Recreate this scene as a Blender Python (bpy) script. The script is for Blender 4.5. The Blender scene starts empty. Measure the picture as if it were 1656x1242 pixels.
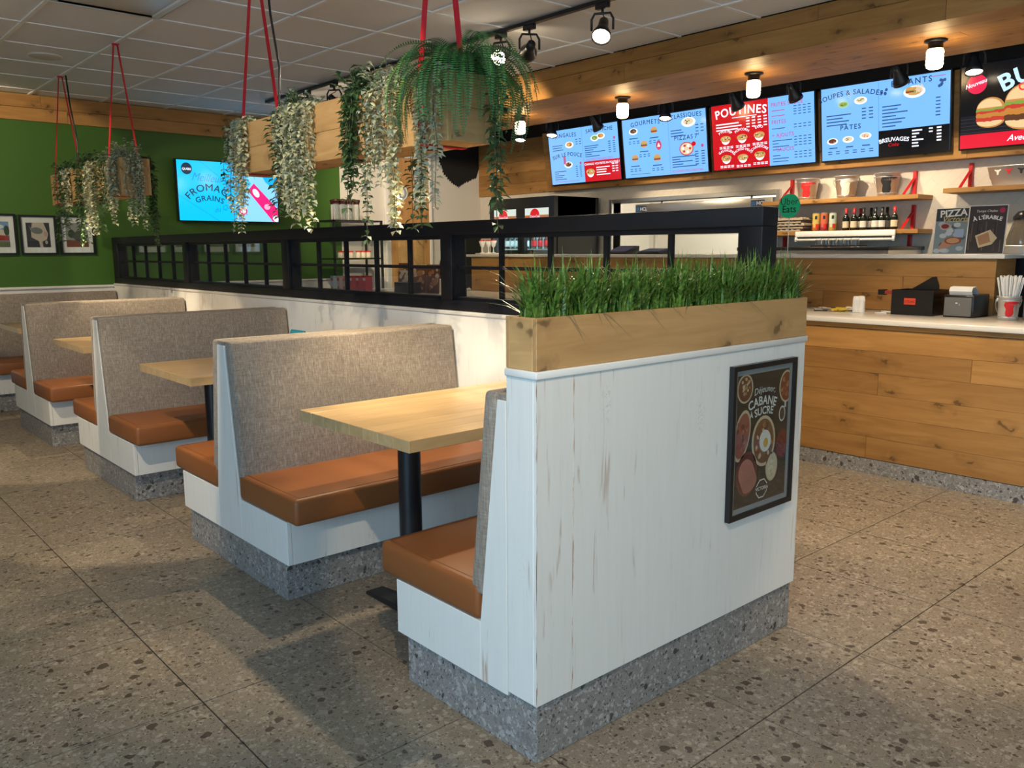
import bpy, bmesh, math, random
import numpy as np
from mathutils import Vector, Matrix
random.seed(7)
sc = bpy.context.scene
col = sc.collection
PI = math.pi

# ------------------------------------------------------------------ camera
CAM_H = 1.35
YAW, PITCH, ROLL, FPX = 0.84592415, -0.15816149, 0.00530579, 1355.586
_f = Vector((math.cos(PITCH)*math.cos(YAW), math.cos(PITCH)*math.sin(YAW), math.sin(PITCH)))
_r = _f.cross(Vector((0, 0, 1))).normalized()
_d = _f.cross(_r)
_cr, _sr = math.cos(ROLL), math.sin(ROLL)
CR, CD = _cr*_r + _sr*_d, -_sr*_r + _cr*_d
cam = bpy.data.objects.new('camera', bpy.data.cameras.new('camera'))
col.objects.link(cam)
cam.data.sensor_width = 36.0
cam.data.lens = FPX/1656*36.0
cam.data.clip_start = 0.05
M = Matrix.Identity(4)
for i in range(3):
    M[i][0], M[i][1], M[i][2] = CR[i], -CD[i], -_f[i]
M[2][3] = CAM_H
cam.matrix_world = M
sc.camera = cam

def ray(x, y):
    return CR*((x-828)/FPX) + CD*((y-621)/FPX) + _f
def onz(x, y, z):
    d = ray(x, y); t = (z-CAM_H)/d.z; return Vector((d.x*t, d.y*t, z))
def onx(x, y, X):
    d = ray(x, y); t = X/d.x; return Vector((X, d.y*t, CAM_H+d.z*t))
def ony(x, y, Y):
    d = ray(x, y); t = Y/d.y; return Vector((d.x*t, Y, CAM_H+d.z*t))

# ------------------------------------------------------------------ world, exposure, big lights
vs = sc.view_settings
vs.view_transform = 'Standard'; vs.look = 'None'; vs.gamma = 1.0; vs.use_curve_mapping = False
vs.exposure = 0.55
w = bpy.data.worlds.new('world'); sc.world = w; w.use_nodes = True
bg = w.node_tree.nodes['Background']
bg.inputs[0].default_value = (0.62, 0.80, 1.0, 1); bg.inputs[1].default_value = 1.0

def area(name, loc, rot, sx, sy, power, color):
    l = bpy.data.lights.new(name, 'AREA'); l.shape = 'RECTANGLE'; l.size = sx; l.size_y = sy
    l.energy = power; l.color = color
    o = bpy.data.objects.new(name, l); col.objects.link(o); o.location = loc; o.rotation_euler = rot
    return o
DAY = (0.44, 0.70, 1.0)
# daylight arriving through the shop-front windows (left wall, behind the camera's shoulder)
area('daylight_side_window_offscreen', (-3.42, -0.3, 1.52), (0, -PI/2, 0), 1.9, 3.6, 150, DAY)
area('daylight_front_window_offscreen', (1.6, -3.69, 1.48), (PI/2, 0, 0), 4.4, 1.8, 12, (0.86, 0.93, 1.0))

# ------------------------------------------------------------------ helpers
MATS = {}
def newmat(name):
    m = bpy.data.materials.new(name); m.use_nodes = True
    n = m.node_tree.nodes; l = m.node_tree.links
    p = n['Principled BSDF']
    MATS[name] = m
    return m, n, l, p
def plain(name, c, rough=0.5, metal=0.0, spec=0.5, em=None, es=0.0, coat=0.0, trans=0.0, bump=0.0, bscale=80):
    if name in MATS: return MATS[name]
    m, n, l, p = newmat(name)
    p.inputs['Base Color'].default_value = (*c, 1)
    p.inputs['Roughness'].default_value = rough
    p.inputs['Metallic'].default_value = metal
    p.inputs['Specular IOR Level'].default_value = spec
    if coat: p.inputs['Coat Weight'].default_value = coat
    if trans: p.inputs['Transmission Weight'].default_value = trans
    if em:
        p.inputs['Emission Color'].default_value = (*em, 1); p.inputs['Emission Strength'].default_value = es
    tc = n.new('ShaderNodeTexCoord'); nz = n.new('ShaderNodeTexNoise')
    nz.inputs['Scale'].default_value = bscale; nz.inputs['Detail'].default_value = 3
    l.new(tc.outputs['Object'], nz.inputs['Vector'])
    if bump:
        b = n.new('ShaderNodeBump'); b.inputs['Strength'].default_value = bump; b.inputs['Distance'].default_value = 0.002
        l.new(nz.outputs['Fac'], b.inputs['Height']); l.new(b.outputs['Normal'], p.inputs['Normal'])
    else:
        mr = n.new('ShaderNodeMapRange')
        mr.inputs['To Min'].default_value = max(0.0, rough-0.04); mr.inputs['To Max'].default_value = min(1.0, rough+0.04)
        l.new(nz.outputs['Fac'], mr.inputs['Value']); l.new(mr.outputs['Result'], p.inputs['Roughness'])
    return m
def glow(c, s=1.0, rough=0.12):
    """a lit display pixel colour: emits, with a glossy dark glass surface"""
    k = 'display_%.2f_%.2f_%.2f_%.2f' % (*c, s)
    if k in MATS: return MATS[k]
    return plain(k, (0.01, 0.01, 0.01), rough, em=c, es=s)
def ink(c, rough=0.6):
    return plain('ink_%.3f_%.3f_%.3f' % c, c, rough)

def ramp(n, stops):
    r = n.new('ShaderNodeValToRGB'); e = r.color_ramp.elements
    while len(e) < len(stops): e.new(0.5)
    for i, (p, c) in enumerate(stops):
        e[i].position = p; e[i].color = (*c, 1)
    return r
def mixrgb(n, l, fac, a, b, mode='MIX'):
    m = n.new('ShaderNodeMix'); m.data_type = 'RGBA'; m.blend_type = mode
    if isinstance(fac, (int, float)): m.inputs[0].default_value = fac
    else: l.new(fac, m.inputs[0])
    for s, v in ((6, a), (7, b)):
        if isinstance(v, tuple): m.inputs[s].default_value = (*v, 1)
        else: l.new(v, m.inputs[s])
    return m.outputs[2]
def math_(n, l, op, a, b=None):
    m = n.new('ShaderNodeMath'); m.operation = op
    for i, v in enumerate((a, b)):
        if v is None: continue
        if isinstance(v, (int, float)): m.inputs[i].default_value = v
        else: l.new(v, m.inputs[i])
    return m.outputs[0]
def rand_coords(n, l, coord='Object'):
    tc = n.new('ShaderNodeTexCoord'); oi = n.new('ShaderNodeObjectInfo')
    mul = math_(n, l, 'MULTIPLY', oi.outputs['Random'], 37.0)
    cb = n.new('ShaderNodeCombineXYZ')
    for i in range(3): l.new(mul, cb.inputs[i])
    ad = n.new('ShaderNodeVectorMath'); ad.operation = 'ADD'
    l.new(tc.outputs[coord], ad.inputs[0]); l.new(cb.outputs[0], ad.inputs[1])
    return ad.outputs[0], oi
def scaled(n, l, v, s):
    mp = n.new('ShaderNodeMapping'); mp.inputs['Scale'].default_value = s
    l.new(v, mp.inputs['Vector']); return mp.outputs[0]
def noise(n, l, v, scale, detail=4, dist=0.0, rough=0.55):
    t = n.new('ShaderNodeTexNoise'); t.inputs['Scale'].default_value = scale; t.inputs['Detail'].default_value = detail
    t.inputs['Distortion'].default_value = dist; t.inputs['Roughness'].default_value = rough
    l.new(v, t.inputs['Vector']); return t.outputs['Fac']
def bump(n, l, p, h, s=0.3, d=0.003):
    b = n.new('ShaderNodeBump'); b.inputs['Strength'].default_value = s; b.inputs['Distance'].default_value = d
    l.new(h, b.inputs['Height']); l.new(b.outputs['Normal'], p.inputs['Normal'])

def wood(name, light, dark, axis, rough=0.45, knots=True, var=0.25, spec=0.4):
    m, n, l, p = newmat(name)
    v, oi = rand_coords(n, l)
    st = [1.0, 1.0, 1.0]; st[axis] = 0.1
    g1 = noise(n, l, scaled(n, l, v, st), 22, 6, 1.2)
    g2 = noise(n, l, scaled(n, l, v, st), 4.5, 3, 0.5)
    mixv = math_(n, l, 'ADD', math_(n, l, 'MULTIPLY', g1, 0.55), math_(n, l, 'MULTIPLY', g2, 0.45))
    r = ramp(n, [(0.32, dark), (0.62, light)])
    l.new(mixv, r.inputs['Fac'])
    c = r.outputs['Color']
    if knots:
        vo = n.new('ShaderNodeTexVoronoi'); vo.voronoi_dimensions = '2D'; vo.inputs['Scale'].default_value = 1.0
        sp = n.new('ShaderNodeSeparateXYZ'); l.new(v, sp.inputs[0])
        oth = [k for k in range(3) if k != axis]
        cross = math_(n, l, 'ADD', sp.outputs[oth[0]], sp.outputs[oth[1]])
        wob = math_(n, l, 'MULTIPLY', noise(n, l, v, 16, 2), 0.5)
        cb = n.new('ShaderNodeCombineXYZ')
        l.new(math_(n, l, 'ADD', math_(n, l, 'MULTIPLY', sp.outputs[axis], 2.7), wob), cb.inputs[0])
        l.new(math_(n, l, 'ADD', math_(n, l, 'MULTIPLY', cross, 5.2), wob), cb.inputs[1])
        l.new(cb.outputs[0], vo.inputs['Vector'])
        kr = ramp(n, [(0.0, (1, 1, 1)), (0.045, (0.85, 0.85, 0.85)), (0.075, (0.32, 0.32, 0.32)), (0.24, (0, 0, 0))])
        l.new(vo.outputs['Distance'], kr.inputs['Fac'])
        c = mixrgb(n, l, math_(n, l, 'MULTIPLY', kr.outputs['Color'], 0.85), c, tuple(x*0.28 for x in dark))
    hs = n.new('ShaderNodeHueSaturation')
    l.new(math_(n, l, 'ADD', 1.0-var/2, math_(n, l, 'MULTIPLY', oi.outputs['Random'], var)), hs.inputs['Value'])
    l.new(c, hs.inputs['Color']); l.new(hs.outputs['Color'], p.inputs['Base Color'])
    p.inputs['Roughness'].default_value = rough; p.inputs['Specular IOR Level'].default_value = spec
    bump(n, l, p, g1, 0.12, 0.002)
    return m
PINE_L, PINE_D = (0.43, 0.222, 0.064), (0.285, 0.130, 0.032)
wood('pine_x', PINE_L, PINE_D, 0, 0.55)
wood('pine_y', PINE_L, PINE_D, 1, 0.55)
wood('oak_top', (0.62, 0.43, 0.215), (0.46, 0.295, 0.13), 0, 0.28, knots=False, var=0.1, spec=0.5)
wood('planter_pine_y', (0.62, 0.38, 0.16), (0.46, 0.26, 0.095), 1, 0.5, var=0.12)
wood('planter_pine_x', (0.58, 0.345, 0.145), (0.43, 0.24, 0.09), 0, 0.5, var=0.12)
wood('door_pine', (0.50, 0.27, 0.095), (0.36, 0.175, 0.055), 2, 0.5)

def whitewash():
    m, n, l, p = newmat('whitewashed_board')
    v, oi = rand_coords(n, l)
    sv = scaled(n, l, v, (1, 1, 0.07))
    g = noise(n, l, sv, 55, 5, 0.6)
    big = noise(n, l, scaled(n, l, v, (1, 1, 0.3)), 5, 3, 0.8)
    r = ramp(n, [(0.24, (0.68, 0.67, 0.62)), (0.38, (0.79, 0.78, 0.73)), (0.75, (0.82, 0.81, 0.76))])
    l.new(g, r.inputs['Fac'])
    worn = math_(n, l, 'MULTIPLY', g, big)
    wr = ramp(n, [(0.10, (1, 1, 1)), (0.15, (0, 0, 0))]); l.new(worn, wr.inputs['Fac'])
    c = mixrgb(n, l, math_(n, l, 'MULTIPLY', wr.outputs['Color'], 0.7), r.outputs['Color'], (0.45, 0.27, 0.16))
    # knots showing through the paint
    vo = n.new('ShaderNodeTexVoronoi'); vo.inputs['Scale'].default_value = 1
    l.new(scaled(n, l, v, (5.5, 5.5, 2.0)), vo.inputs['Vector'])
    sw = noise(n, l, v, 60, 3, 2.0)
    kr = ramp(n, [(0.0, (1, 1, 1)), (0.16, (0, 0, 0))]); l.new(vo.outputs['Distance'], kr.inputs['Fac'])
    kk = math_(n, l, 'MULTIPLY', kr.outputs['Color'], math_(n, l, 'GREATER_THAN', sw, 0.56))
    c = mixrgb(n, l, math_(n, l, 'MULTIPLY', kk, 0.45), c, (0.42, 0.36, 0.30))
    l.new(c, p.inputs['Base Color']); p.inputs['Roughness'].default_value = 0.5
    bump(n, l, p, g, 0.12, 0.002)
whitewash()

def terrazzo(name, base, warm, chip_dark, chip_light):
    m, n, l, p = newmat(name)
    geo = n.new('ShaderNodeNewGeometry'); v = geo.outputs['Position']
    wob = n.new('ShaderNodeTexNoise'); wob.inputs['Scale'].default_value = 30; wob.inputs['Detail'].default_value = 2
    l.new(v, wob.inputs['Vector'])
    wm = n.new('ShaderNodeVectorMath'); wm.operation = 'SCALE'; wm.inputs['Scale'].default_value = 0.034
    l.new(wob.outputs['Color'], wm.inputs[0])
    ad = n.new('ShaderNodeVectorMath'); ad.operation = 'ADD'; l.new(v, ad.inputs[0]); l.new(wm.outputs[0], ad.inputs[1])
    vv = ad.outputs[0]
    cl = noise(n, l, v, 7, 3); fine = noise(n, l, v, 120, 3)
    c = mixrgb(n, l, cl, base, warm)
    c = mixrgb(n, l, math_(n, l, 'MULTIPLY', fine, 0.55), c, tuple(x*0.62 for x in base))
    cl2 = noise(n, l, v, 260, 2)
    c = mixrgb(n, l, math_(n, l, 'MULTIPLY', math_(n, l, 'GREATER_THAN', cl2, 0.56), 0.35), c, chip_dark)
    mid = tuple(0.5*(x+y) for x, y in zip(base, chip_dark))
    for scale, thr, frac, colr, amt in ((95, 0.42, 0.45, chip_light, 0.60), (110, 0.36, 0.42, chip_dark, 0.75), (60, 0.40, 0.40, mid, 0.75), (48, 0.40, 0.30, chip_light, 0.55),
                                        (30, 0.34, 0.30, mid, 0.75), (26, 0.34, 0.22, chip_light, 0.40), (38, 0.30, 0.30, chip_dark, 0.85), (21, 0.26, 0.24, chip_dark, 0.88)):
        vo = n.new('ShaderNodeTexVoronoi'); vo.inputs['Scale'].default_value = scale
        l.new(vv, vo.inputs['Vector'])
        sep = n.new('ShaderNodeSeparateColor'); l.new(vo.outputs['Color'], sep.inputs[0])
        size = math_(n, l, 'MULTIPLY', sep.outputs[1], thr)
        inside = math_(n, l, 'LESS_THAN', vo.outputs['Distance'], math_(n, l, 'ADD', size, thr*0.35))
        pick = math_(n, l, 'LESS_THAN', sep.outputs[0], frac)
        f = math_(n, l, 'MULTIPLY', math_(n, l, 'MULTIPLY', inside, pick), amt)
        c = mixrgb(n, l, f, c, colr)
    l.new(c, p.inputs['Base Color']); p.inputs['Roughness'].default_value = 0.42; p.inputs['Specular IOR Level'].default_value = 0.4
terrazzo('terrazzo_floor', (0.33, 0.275, 0.205), (0.275, 0.225, 0.165), (0.060, 0.043, 0.030), (0.45, 0.39, 0.31))
terrazzo('terrazzo_base', (0.33, 0.315, 0.295), (0.27, 0.26, 0.245), (0.045, 0.040, 0.037), (0.50, 0.49, 0.47))

def fabric():
    m, n, l, p = newmat('grey_tweed')
    v, oi = rand_coords(n, l)
    a = noise(n, l, scaled(n, l, v, (1, 1, 0.10)), 260, 2)
    b = noise(n, l, scaled(n, l, v, (0.12, 0.12, 1)), 240, 2)
    c_ = noise(n, l, v, 420, 2)
    s = math_(n, l, 'ADD', math_(n, l, 'MULTIPLY', a, 0.5), math_(n, l, 'ADD', math_(n, l, 'MULTIPLY', b, 0.3), math_(n, l, 'MULTIPLY', c_, 0.2)))
    r = ramp(n, [(0.36, (0.195, 0.16, 0.128)), (0.52, (0.295, 0.25, 0.203)), (0.68, (0.43, 0.375, 0.315))])
    l.new(s, r.inputs['Fac'])
    slub = noise(n, l, scaled(n, l, v, (1, 1, 0.09)), 95, 2)
    sr = ramp(n, [(0.60, (0, 0, 0)), (0.70, (1, 1, 1))]); l.new(slub, sr.inputs['Fac'])
    l.new(mixrgb(n, l, math_(n, l, 'MULTIPLY', sr.outputs['Color'], 0.30), r.outputs['Color'], (0.55, 0.49, 0.41)), p.inputs['Base Color'])
    p.inputs['Roughness'].default_value = 0.9; p.inputs['Specular IOR Level'].default_value = 0.15
    p.inputs['Sheen Weight'].default_value = 0.15
    bump(n, l, p, s, 0.5, 0.002)
fabric()
def leather():
    m, n, l, p = newmat('tan_leather')
    v, oi = rand_coords(n, l)
    a = noise(n, l, v, 3, 3); f = noise(n, l, v, 300, 2)
    c = mixrgb(n, l, a, (0.235, 0.080, 0.024), (0.295, 0.105, 0.032))
    l.new(c, p.inputs['Base Color']); p.inputs['Roughness'].default_value = 0.42; p.inputs['Specular IOR Level'].default_value = 0.4
    bump(n, l, p, math_(n, l, 'ADD', math_(n, l, 'MULTIPLY', f, 0.15), noise(n, l, v, 9, 2)), 0.25, 0.004)
leather()
def ceiling_tile():
    m, n, l, p = newmat('ceiling_tile')
    v, oi = rand_coords(n, l)
    f = noise(n, l, v, 160, 3)
    c = mixrgb(n, l, f, (0.80, 0.80, 0.79), (0.86, 0.86, 0.85))
    l.new(c, p.inputs['Base Color']); p.inputs['Roughness'].default_value = 0.9
    bump(n, l, p, f, 0.2, 0.001)
ceiling_tile()
def quartz():
    m, n, l, p = newmat('quartz_top')
    v, oi = rand_coords(n, l)
    f = noise(n, l, v, 6, 5, 0.8)
    c = mixrgb(n, l, f, (0.74, 0.70, 0.63), (0.66, 0.62, 0.55))
    l.new(c, p.inputs['Base Color']); p.inputs['Roughness'].default_value = 0.18
quartz()
def tiled_wall():
    # glossy off-white wall tile laid in a herringbone, too fine to read piece by piece at this distance
    m, n, l, p = newmat('glossy_wall_tile')
    tc = n.new('ShaderNodeTexCoord')
    mp = n.new('ShaderNodeMapping'); mp.inputs['Rotation'].default_value = (PI/4, 0, 0)
    l.new(tc.outputs['Object'], mp.inputs['Vector'])
    sp = n.new('ShaderNodeSeparateXYZ'); l.new(mp.outputs[0], sp.inputs[0])
    cb = n.new('ShaderNodeCombineXYZ'); l.new(sp.outputs[1], cb.inputs[0]); l.new(sp.outputs[2], cb.inputs[1])
    br = n.new('ShaderNodeTexBrick'); br.inputs['Scale'].default_value = 1; br.inputs['Mortar Size'].default_value = 0.003
    br.inputs['Brick Width'].default_value = 0.15; br.inputs['Row Height'].default_value = 0.075
    br.inputs['Color1'].default_value = (0.72, 0.66, 0.56, 1); br.inputs['Color2'].default_value = (0.70, 0.635, 0.535, 1)
    br.inputs['Mortar'].default_value = (0.66, 0.60, 0.51, 1)
    l.new(cb.outputs[0], br.inputs['Vector']); l.new(br.outputs['Color'], p.inputs['Base Color'])
    p.inputs['Roughness'].default_value = 0.25
    bump(n, l, p, math_(n, l, 'SUBTRACT', 1.0, br.outputs['Fac']), 0.3, 0.001)
tiled_wall()
def pane_glass():
    m, n, l, p = newmat('pane_glass')
    n.remove(p)
    out = n['Material Output']
    fr = n.new('ShaderNodeFresnel'); fr.inputs['IOR'].default_value = 1.5
    tr = n.new('ShaderNodeBsdfTransparent'); tr.inputs[0].default_value = (0.94, 0.96, 0.95, 1)
    gl = n.new('ShaderNodeBsdfGlossy'); gl.inputs['Roughness'].default_value = 0.0; gl.inputs[0].default_value = (1, 1, 1, 1)
    mx = n.new('ShaderNodeMixShader')
    geo = n.new('ShaderNodeNewGeometry')   # same reflectance on both faces of the thin pane
    l.new(math_(n, l, 'SUBTRACT', 1.5, math_(n, l, 'MULTIPLY', geo.outputs['Backfacing'], 1.5-1/1.5)), fr.inputs['IOR'])
    l.new(fr.outputs[0], mx.inputs[0]); l.new(tr.outputs[0], mx.inputs[1]); l.new(gl.outputs[0], mx.inputs[2])
    l.new(mx.outputs[0], out.inputs['Surface'])
pane_glass()
def grass_mat():
    m, n, l, p = newmat('artificial_grass')
    geo = n.new('ShaderNodeNewGeometry')
    nz = noise(n, l, geo.outputs['Position'], 90, 2)
    r = ramp(n, [(0.35, (0.050, 0.135, 0.020)), (0.52, (0.095, 0.21, 0.032)), (0.68, (0.22, 0.34, 0.06))])
    l.new(nz, r.inputs['Fac']); l.new(r.outputs['Color'], p.inputs['Base Color'])
    p.inputs['Roughness'].default_value = 0.38
grass_mat()
def leaf(name, c, rough=0.45, var=0.35):
    m, n, l, p = newmat(name)
    tc = n.new('ShaderNodeTexCoord'); nz = noise(n, l, tc.outputs['Object'], 45, 2)
    hs = n.new('ShaderNodeHueSaturation'); hs.inputs['Color'].default_value = (*c, 1)
    l.new(math_(n, l, 'ADD', 1-var, math_(n, l, 'MULTIPLY', nz, 2*var)), hs.inputs['Value'])
    l.new(hs.outputs[0], p.inputs['Base Color']); p.inputs['Roughness'].default_value = rough
leaf('leaf_dark', (0.045, 0.105, 0.035)); leaf('leaf_pale', (0.60, 0.60, 0.38)); leaf('leaf_silver', (0.42, 0.47, 0.36))
leaf('leaf_fern', (0.055, 0.20, 0.045)); leaf('leaf_fern_light', (0.10, 0.29, 0.06)); leaf('leaf_mid', (0.085, 0.17, 0.07))
plain('stem_green', (0.08, 0.11, 0.05), 0.6)

plain('black_metal', (0.012, 0.012, 0.014), 0.38)
plain('frame_black', (0.010, 0.0105, 0.014), 0.5, spec=0.3)
plain('black_plastic', (0.010, 0.010, 0.011), 0.3)
plain('matte_black', (0.006, 0.006, 0.006), 0.85)
plain('white_paint', (0.80, 0.78, 0.73), 0.5)
plain('grey_wall', (0.66, 0.63, 0.56), 0.7)
plain('grid_white', (0.90, 0.90, 0.89), 0.45)
plain('green_paint', (0.050, 0.135, 0.013), 0.55, bump=0.05, bscale=300)
plain('red_strap', (0.62, 0.012, 0.025), 0.6)
plain('red_metal', (0.55, 0.012, 0.015), 0.35)
plain('grout', (0.075, 0.06, 0.045), 0.9)
plain('room_wall', (0.68, 0.64, 0.57), 0.7)
plain('steel', (0.66, 0.65, 0.62), 0.32, 0.85)
plain('galvanised', (0.68, 0.68, 0.69), 0.40, 0.78)
plain('white_plastic', (0.80, 0.79, 0.76), 0.35)
plain('clear_plastic', (0.9, 0.9, 0.9), 0.08, trans=1.0)
plain('paper_white', (0.82, 0.81, 0.78), 0.8)
plain('soil', (0.02, 0.015, 0.01), 0.95)
plain('cream', (0.78, 0.70, 0.54), 0.5)
plain('kitchen_wall', (0.78, 0.74, 0.66), 0.5)
WARM = (1.0, 0.74, 0.42)

class B:
    """collects shapes for ONE mesh; faces carry a material slot"""
    def __init__(s): s.v = []; s.f = []; s.m = []; s.s = []; s.mats = []
    def slot(s, mat):
        if mat not in s.mats: s.mats.append(mat)
        return s.mats.index(mat)
    def add(s, vs, fs, mat, smooth=False):
        o = len(s.v); k = s.slot(mat)
        s.v += [tuple(x) for x in vs]
        for f in fs: s.f.append(tuple(o+i for i in f)); s.m.append(k); s.s.append(smooth)
        return s
    def box(s, a, b, mat):
        x0, y0, z0 = a; x1, y1, z1 = b
        x0, x1 = min(x0, x1), max(x0, x1); y0, y1 = min(y0, y1), max(y0, y1); z0, z1 = min(z0, z1), max(z0, z1)
        return s.add([(x0,y0,z0),(x1,y0,z0),(x1,y1,z0),(x0,y1,z0),(x0,y0,z1),(x1,y0,z1),(x1,y1,z1),(x0,y1,z1)],
                     [(0,3,2,1),(4,5,6,7),(0,1,5,4),(1,2,6,5),(2,3,7,6),(3,0,4,7)], mat)
    def prism(s, pts, axis, a0, a1, mat, smooth=False):
        n = len(pts)
        ar = sum(pts[i][0]*pts[(i+1) % n][1]-pts[(i+1) % n][0]*pts[i][1] for i in range(n))
        pts = list(pts) if ar > 0 else list(pts)[::-1]
        def P(u, v, a): return [(a, u, v), (v, a, u), (u, v, a)][axis]
        if axis == 1: pts = [(q[1], q[0]) for q in pts][::-1]
        vsx = [P(u, v, a0) for u, v in pts]+[P(u, v, a1) for u, v in pts]
        fs = [tuple(range(n))[::-1], tuple(range(n, 2*n))]
        s.add(vsx, fs, mat)
        s.add(vsx, [(i, (i+1) % n, n+(i+1) % n, n+i) for i in range(n)], mat, smooth)
        return s
    def lathe(s, prof, mat, c=(0, 0, 0), n=20, cap0=True, cap1=True, axis=None, smooth=True):
        c = Vector(c)
        if axis is None: R = Matrix.Identity(3)
        else: R = Vector((0, 0, 1)).rotation_difference(Vector(axis).normalized()).to_matrix()
        vs_, fs_ = [], []
        for r, z in prof:
            for i in range(n):
                a = 2*PI*i/n
                vs_.append(c+R @ Vector((r*math.cos(a), r*math.sin(a), z)))
        for k in range(len(prof)-1):
            for i in range(n):
                j = (i+1) % n
                fs_.append((k*n+i, k*n+j, (k+1)*n+j, (k+1)*n+i))
        s.add(vs_, fs_, mat, smooth)
        if cap0 and prof[0][0] > 1e-6: s.add(vs_[:n], [tuple(range(n))[::-1]], mat)
        if cap1 and prof[-1][0] > 1e-6: s.add(vs_[-n:], [tuple(range(n))], mat)
        return s
    def tube(s, pts, r, mat, n=8):
        pts = [Vector(p) for p in pts]; vs_, fs_ = [], []
        for i, p in enumerate(pts):
            d = (pts[min(i+1, len(pts)-1)]-pts[max(i-1, 0)]).normalized()
            a = d.orthogonal().normalized() if i == 0 else (a0-d*a0.dot(d)).normalized()
            a0 = a; b = d.cross(a)
            rr = r[i] if isinstance(r, (list, tuple)) else r
            for k in range(n):
                t = 2*PI*k/n; vs_.append(p+a*(rr*math.cos(t))+b*(rr*math.sin(t)))
        for i in range(len(pts)-1):
            for k in range(n):
                j = (k+1) % n; fs_.append((i*n+k, i*n+j, (i+1)*n+j, (i+1)*n+k))
        fs_.append(tuple(range(n))[::-1]); fs_.append(tuple(range((len(pts)-1)*n, len(pts)*n)))
        return s.add(vs_, fs_, mat, True)
    def strip(s, pts, wdir, width, mat, thick=0.003):
        """flat ribbon with thickness along pts; wdir = width direction"""
        wd = Vector(wdir).normalized()*width/2
        pts = [Vector(p) for p in pts]; vs_, fs_ = [], []
        for i, p in enumerate(pts):
            d = (pts[min(i+1, len(pts)-1)]-pts[max(i-1, 0)]).normalized()
            nn = d.cross(wd).normalized()*thick/2
            vs_ += [p-wd-nn, p+wd-nn, p+wd+nn, p-wd+nn]
        for i in range(len(pts)-1):
            for k in range(4):
                j = (k+1) % 4; fs_.append((i*4+k, i*4+j, i*4+4+j, i*4+4+k))
        fs_ += [(3, 2, 1, 0), tuple(len(pts)*4-4+k for k in range(4))]
        return s.add(vs_, fs_, mat)
    # flat print in a local plane (x right, y up, z towards the reader)
    def rect(s, x, y, w_, h, mat, z=0.0):
        return s.add([(x, y, z), (x+w_, y, z), (x+w_, y+h, z), (x, y+h, z)], [(0, 1, 2, 3)], mat)
    def poly(s, pts, mat, z=0.0):
        n = len(pts)
        ar = sum(pts[i][0]*pts[(i+1) % n][1]-pts[(i+1) % n][0]*pts[i][1] for i in range(n))
        pts = list(pts) if ar > 0 else list(pts)[::-1]
        return s.add([(x, y, z) for x, y in pts], [tuple(range(n))], mat)
    def ell(s, cx, cy, rx, ry, mat, z=0.0, n=20, rot=0.0, a0=0.0, a1=2*PI):
        pts = []
        k = n if abs(a1-a0-2*PI) < 1e-6 else n+1
        for i in range(k):
            a = a0+(a1-a0)*i/n; x, y = rx*math.cos(a), ry*math.sin(a)
            pts.append((cx+x*math.cos(rot)-y*math.sin(rot), cy+x*math.sin(rot)+y*math.cos(rot)))
        return s.poly(pts, mat, z)
    def text(s, t, x, y, size, mat, z=0.0, align='C', bold=0.0, bend=0.0, slant=0.0, rot=0.0, space=1.0, stretch=1.0):
        v_, f_ = text_mesh(t, bold, space)
        if not f_: return s
        xs = [p[0] for p in v_]; wd = max(xs)*size*stretch
        off = {'C': -wd/2, 'L': 0.0, 'R': -wd}[align]
        out = []
        for a, b in v_:
            u, q = a*size*stretch+off+slant*b*size, b*size
            if bend:
                R = bend; th = u/R
                u, q = (R+q)*math.sin(th), (R+q)*math.cos(th)-R
            if rot: u, q = u*math.cos(rot)-q*math.sin(rot), u*math.sin(rot)+q*math.cos(rot)
            out.append((x+u, y+q, z))
        s.add(out, f_, mat)
        if 'M' in t and bold > 0:
            e = bold*size*0.9
            for k, (dx, dy) in enumerate(((e, 0), (-e, 0), (0, e), (0, -e))):
                s.add([(a+dx, b+dy, c-0.00004*(k+1)) for a, b, c in out], f_, mat)
        return s
    def build(s, name, parent=None, loc=None, bevel=0.0, seg=2, mats=None):
        me = bpy.data.meshes.new(name)
        me.from_pydata(s.v, [], s.f)
        for k in s.mats: me.materials.append(MATS[k] if isinstance(k, str) else k)
        me.polygons.foreach_set('material_index', s.m); me.polygons.foreach_set('use_smooth', s.s)
        me.update()
        if bevel:
            bm = bmesh.new(); bm.from_mesh(me)
            bmesh.ops.remove_doubles(bm, verts=bm.verts, dist=1e-5)
            es = [e for e in bm.edges if len(e.link_faces) == 2 and e.calc_face_angle(0) > 0.5]
            bmesh.ops.bevel(bm, geom=es, offset=bevel, segments=seg, affect='EDGES', profile=0.5)
            if seg > 1:
                for f in bm.faces: f.smooth = True
            bm.to_mesh(me); bm.free()
            if seg > 1: me.set_sharp_from_angle(angle=math.radians(50))
        return obj(name, me, parent, loc)
class Lettering:
    """every heading is a part of its own"""
    def __init__(s, parent): s.p = parent
    def text(s, *a, **k): B().text(*a, **k).build('heading', s.p); return s
TEXT = {}
def text_mesh(t, bold, space):
    if 'M' in t: bold = min(bold, 0.0)      # the font's M fills badly when fattened
    k = (t, bold, space)
    if k not in TEXT:
        cu = bpy.data.curves.new('t', 'FONT'); cu.body = t; cu.size = 1.0; cu.offset = bold; cu.space_character = space; cu.resolution_u = 3
        o = bpy.data.objects.new('t', cu)
        me = bpy.data.meshes.new_from_object(o)
        TEXT[k] = ([(v.co.x, v.co.y) for v in me.vertices], [tuple(p.vertices) for p in me.polygons])
        bpy.data.objects.remove(o); bpy.data.meshes.remove(me)
    return TEXT[k]
def obj(name, me, parent=None, loc=None):
    o = bpy.data.objects.new(name, me); col.objects.link(o)
    if parent: o.parent = parent
    if loc is not None: o.location = loc
    return o
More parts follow.
